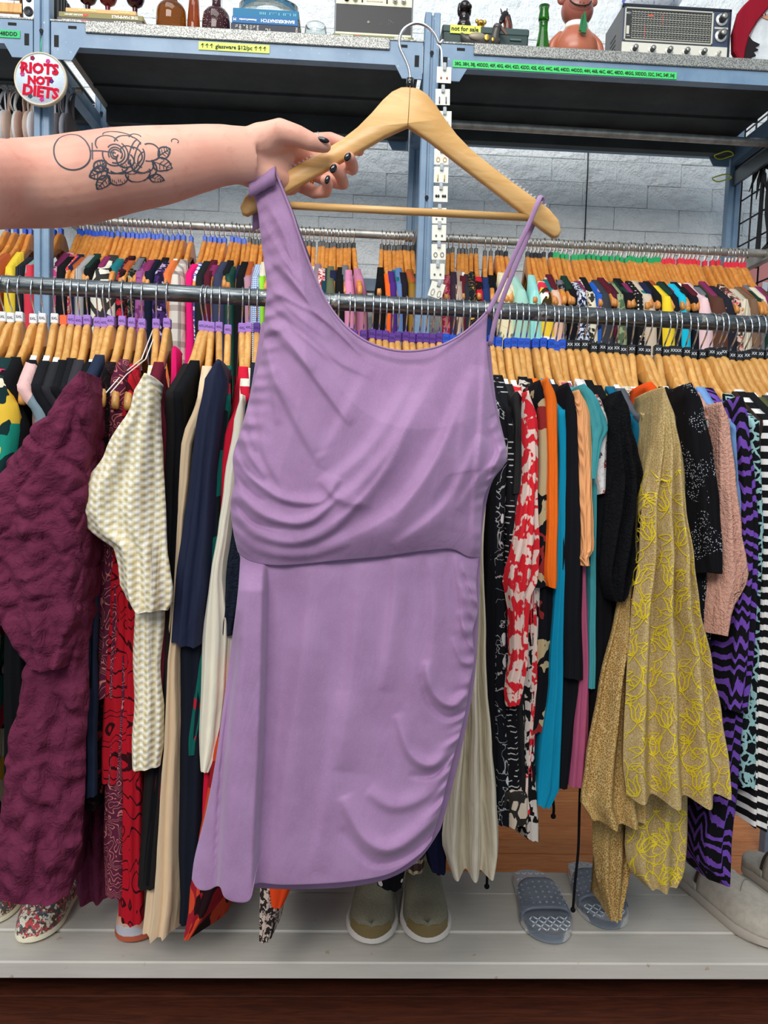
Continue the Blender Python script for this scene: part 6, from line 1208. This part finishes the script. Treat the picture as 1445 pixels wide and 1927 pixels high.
def shoe(name, label, group, toe, heel, W, sole_h, sole_mat, upper, asym=.25, cat='shoe', Lfix=None, zp=ZP + .003):
    H, T, L, ang = shoe_frame(toe, heel, zp)
    if Lfix: H = T - Vector((cos(ang), sin(ang), 0))*Lfix; L = Lfix
    r = empty(name, (H.x, H.y, zp), ang, label=label, cat=cat, group=group); ts = [0, .01, .03, .06, .1, .16, .24, .34, .44, .54, .62, .7, .77, .83, .88, .92, .95, .975, .99, 1.0]
    if sole_h:
        o_ = solid(ts, W, 0, 0, L, asym, 1.0); n = len(o_); vs = []; fs = []
        for k, (zz, inf) in enumerate(((0, .93), (sole_h*.25, 1.0), (sole_h*.8, .985), (sole_h, .93))):
            for i, (x, y) in enumerate(o_): vs.append(((x - L*.5)*(.985 if k in (0, 3) else 1) + L*.5, y*inf, zz + .006*max(0, x/L - .8)/.2*(k == 0)))
        for q in range(3): fs += [(q*n+i, q*n+(i+1) % n, (q+1)*n+(i+1) % n, (q+1)*n+i) for i in range(n)]
        fs += [tuple(range(n-1, -1, -1)), tuple(range(3*n, 4*n))]; m = MB(); m.add(vs, fs); o = m.obj('sole', sole_mat, r); flatsmooth(o.data, 45)
    def dome(nm, t0, t1, hfun, mat, infl=.94, z0=sole_h*.8, th=0, steps=18, na=18, p=.75):
        vs = []; fs = []
        for i in range(steps+1):
            t = t0 + (t1-t0)*i/steps; a, b = plan(t, asym); h = hfun(t)
            for k in range(na+1):
                q = pi*k/na; c_, s_ = cos(q), sin(q); w_ = (a if c_ > 0 else b)*W*infl
                vs.append((t*L, w_*(abs(c_)**p)*(1 if c_ > 0 else -1), z0 + h*(max(0, s_)**p)))
        n = na+1; fs = [((i+1)*n+k, i*n+k, i*n+k+1, (i+1)*n+k+1) for i in range(steps) for k in range(na)]
        m = MB(); m.add(vs, fs); o = m.obj(nm, mat, r)
        if th: md = o.modifiers.new('t', 'SOLIDIFY'); md.thickness = th; md.offset = -1
        return o
    upper(r, L, W, dome); return r
CLOG = K('big', (224, 216, 194), (206, 60, 70), (90, 60, 50), (70, 80, 90), s=.15, rough=.4, sheen=0)
def up_clog(mt, toe_h=.055, back=.052, hole=None):
    def f(r, L, W, dome):
        dome('upper', .40, 1.0, lambda t: toe_h*(1.0 - .62*((t-.4)/.6)**2)*(1 if t < .96 else .8), mt, .95, th=.003)
        dome('collar', .0, .40, lambda t: .018, mt, .97, p=.25, th=.003)
    return f
shoe('clog', 'white clog with colourful printed shapes, toe pointing left', 'printed clogs', (44, 1778), (130, 1672), .098, .016, plain((232, 224, 196), .5), up_clog(CLOG), Lfix=.25)
shoe('clog', 'second printed clog cut off by the left edge', 'printed clogs', (-25, 1745), (30, 1640), .098, .016, plain((232, 224, 196), .5), up_clog(CLOG), Lfix=.25)
def up_sneak(r, L, W, dome):
    dome('upper', .03, 1.0, lambda t: (.078 if t < .45 else .078 - .046*((t-.45)/.55)), plain((214, 168, 142), .7, bump=.5, bs=160), .93, th=.003)
    dome('toe_cap', .80, 1.0, lambda t: .034*(1 - .4*(t-.8)/.2), plain((190, 188, 196), .5), .955)
    dome('orange_overlay', .38, .62, lambda t: .034, plain((196, 96, 62), .5), .97, p=.35)
shoe('sneaker', 'peach mesh running shoe with pale grey toe, under the beige dress', 'peach running shoes', (232, 1776), (322, 1672), .112, .020, plain((176, 84, 54), .5), up_sneak, Lfix=.27)
shoe('sneaker', 'peach running shoe further right, mostly behind the hems', 'peach running shoes', (432, 1708), (352, 1660), .108, .020, plain((176, 84, 54), .5), up_sneak, Lfix=.24)
KH = plain((134, 128, 108), .85, bump=.35, bs=260, var=.12)
def up_boot(r, L, W, dome):
    dome('upper', .02, 1.0, lambda t: (.105 - .06*max(0, min(1, (t-.38)/.35))) if t < .75 else .045 - .010*((t-.75)/.25), KH, .87, th=.003, na=22)
    dome('toe_cap', .86, 1.0, lambda t: .026, plain((122, 104, 66), .5), .93, p=.5)
    m = MB(); m.M = Matrix.Translation((L*.24, 0, .07)); m.lathe([(.042, 0), (.045, .03), (.047, .06), (.044, .06), (.042, .03)], 28, sx=1.25, sy=.82); m.obj('ankle_collar', KH, r)
    m = MB(); m.cbox(L*.33, L*.45, .028, .034, .06, .11, .002); m.obj('elastic_gusset', plain((90, 88, 78), .9, bump=.6, bs=300), r)
shoe('ankle_boot', 'khaki knit pull-on boot with white sole, left of the pair', 'khaki boots', (697, 1781), (708, 1672), .118, .021, plain((214, 206, 198), .5), up_boot, asym=-.12, Lfix=.265)
shoe('ankle_boot', 'khaki knit pull-on boot with white sole, right of the pair', 'khaki boots', (803, 1779), (792, 1672), .118, .021, plain((214, 206, 198), .5), up_boot, asym=.12, Lfix=.265)
JEL = glass((176, 186, 200), 'smoky_jelly', .15, .75, 1.25)
def up_slide(r, L, W, dome):
    dome('strap', .36, .74, lambda t: .046 - .012*((t-.36)/.38), JEL, 1.0, z0=.012, th=.005, p=.6)
    m = MB()
    for i in range(7):
        for j in range(9):
            x, y = L*(.07 + .105*i) if i < 3 else L*(.76 + .05*(i-3)), W*(-.34 + .085*j)*(.8 if i < 3 else 1)
            if abs(y) < W*plan(x/L)[0]*.85 and x < L*.96: a = .7*(-1)**(i+j); m.tube([(x - .006*cos(a), y - .006*sin(a), .0245), (x + .006*cos(a), y + .006*sin(a), .0245)], .0012, 5)
    o = m.obj('raised_tread', plain((206, 214, 220), .2), r); o['kind'] = 'stuff'
    m = MB()
    for i in range(9):
        for j in range(5):
            q = .5 + (i-4)*.24; t = .42 + .065*j; w_ = W*.5; h = .046 - .012*((t-.36)/.38); a_ = pi/2 + (i-4)*.27
            m.sphere((t*L, w_*cos(a_)*.97, .0125 + h*max(0, sin(a_))**.6 + .0005), .0042, .0034, .0012, 7, 4)
    o = m.obj('embossed_dots', plain((150, 158, 172), .3), r); o['kind'] = 'stuff'
shoe('slide_sandal', 'smoky clear jelly slide sandal, left of the pair', 'clear jelly slides', (1046, 1781), (985, 1640), .118, .024, JEL, up_slide, asym=-.2, cat='sandal', Lfix=.27)
shoe('slide_sandal', 'smoky clear jelly slide sandal, right of the pair by the brown hem', 'clear jelly slides', (1148, 1754), (1086, 1625), .118, .024, JEL, up_slide, asym=.2, cat='sandal', Lfix=.26)
TAUPE = plain((188, 178, 164), .6, bump=.12, bs=70, var=.08)
def up_big(r, L, W, dome):
    dome('upper', .30, 1.0, lambda t: .07*(1.0 - .55*max(0, (t-.3)/.7)**1.6), TAUPE, .95, th=.004, na=26)
    dome('heel_rim', .0, .3, lambda t: .022, TAUPE, .97, p=.3, th=.004)
    dome('dark_lining', .26, .33, lambda t: .064, plain((70, 58, 46), .9), .9, th=.003)
    m = MB(); m.tube(catmull([(L*.46, W*.46, .045), (L*.52, W*.3, .077), (L*.58, W*.05, .086), (L*.64, -W*.15, .078)], 5), .0009, 6); m.obj('seam', plain((140, 130, 116), .8), r)
    m = MB(); m.cbox(L*.33, L*.36, W*.36, W*.44, .058, .066, .001); m.obj('side_tag', WHITE, r, False)
shoe('clog', 'large taupe slip-on clog at the right edge, in front', 'taupe slip-on clogs', (1478, 1792), (1285, 1650), .128, .026, plain((178, 168, 156), .6), up_big, asym=.1)
shoe('clog', 'large taupe slip-on clog partly hidden behind its twin, right edge', 'taupe slip-on clogs', (1600, 1752), (1405, 1630), .128, .026, plain((178, 168, 156), .6), up_big, asym=-.1)
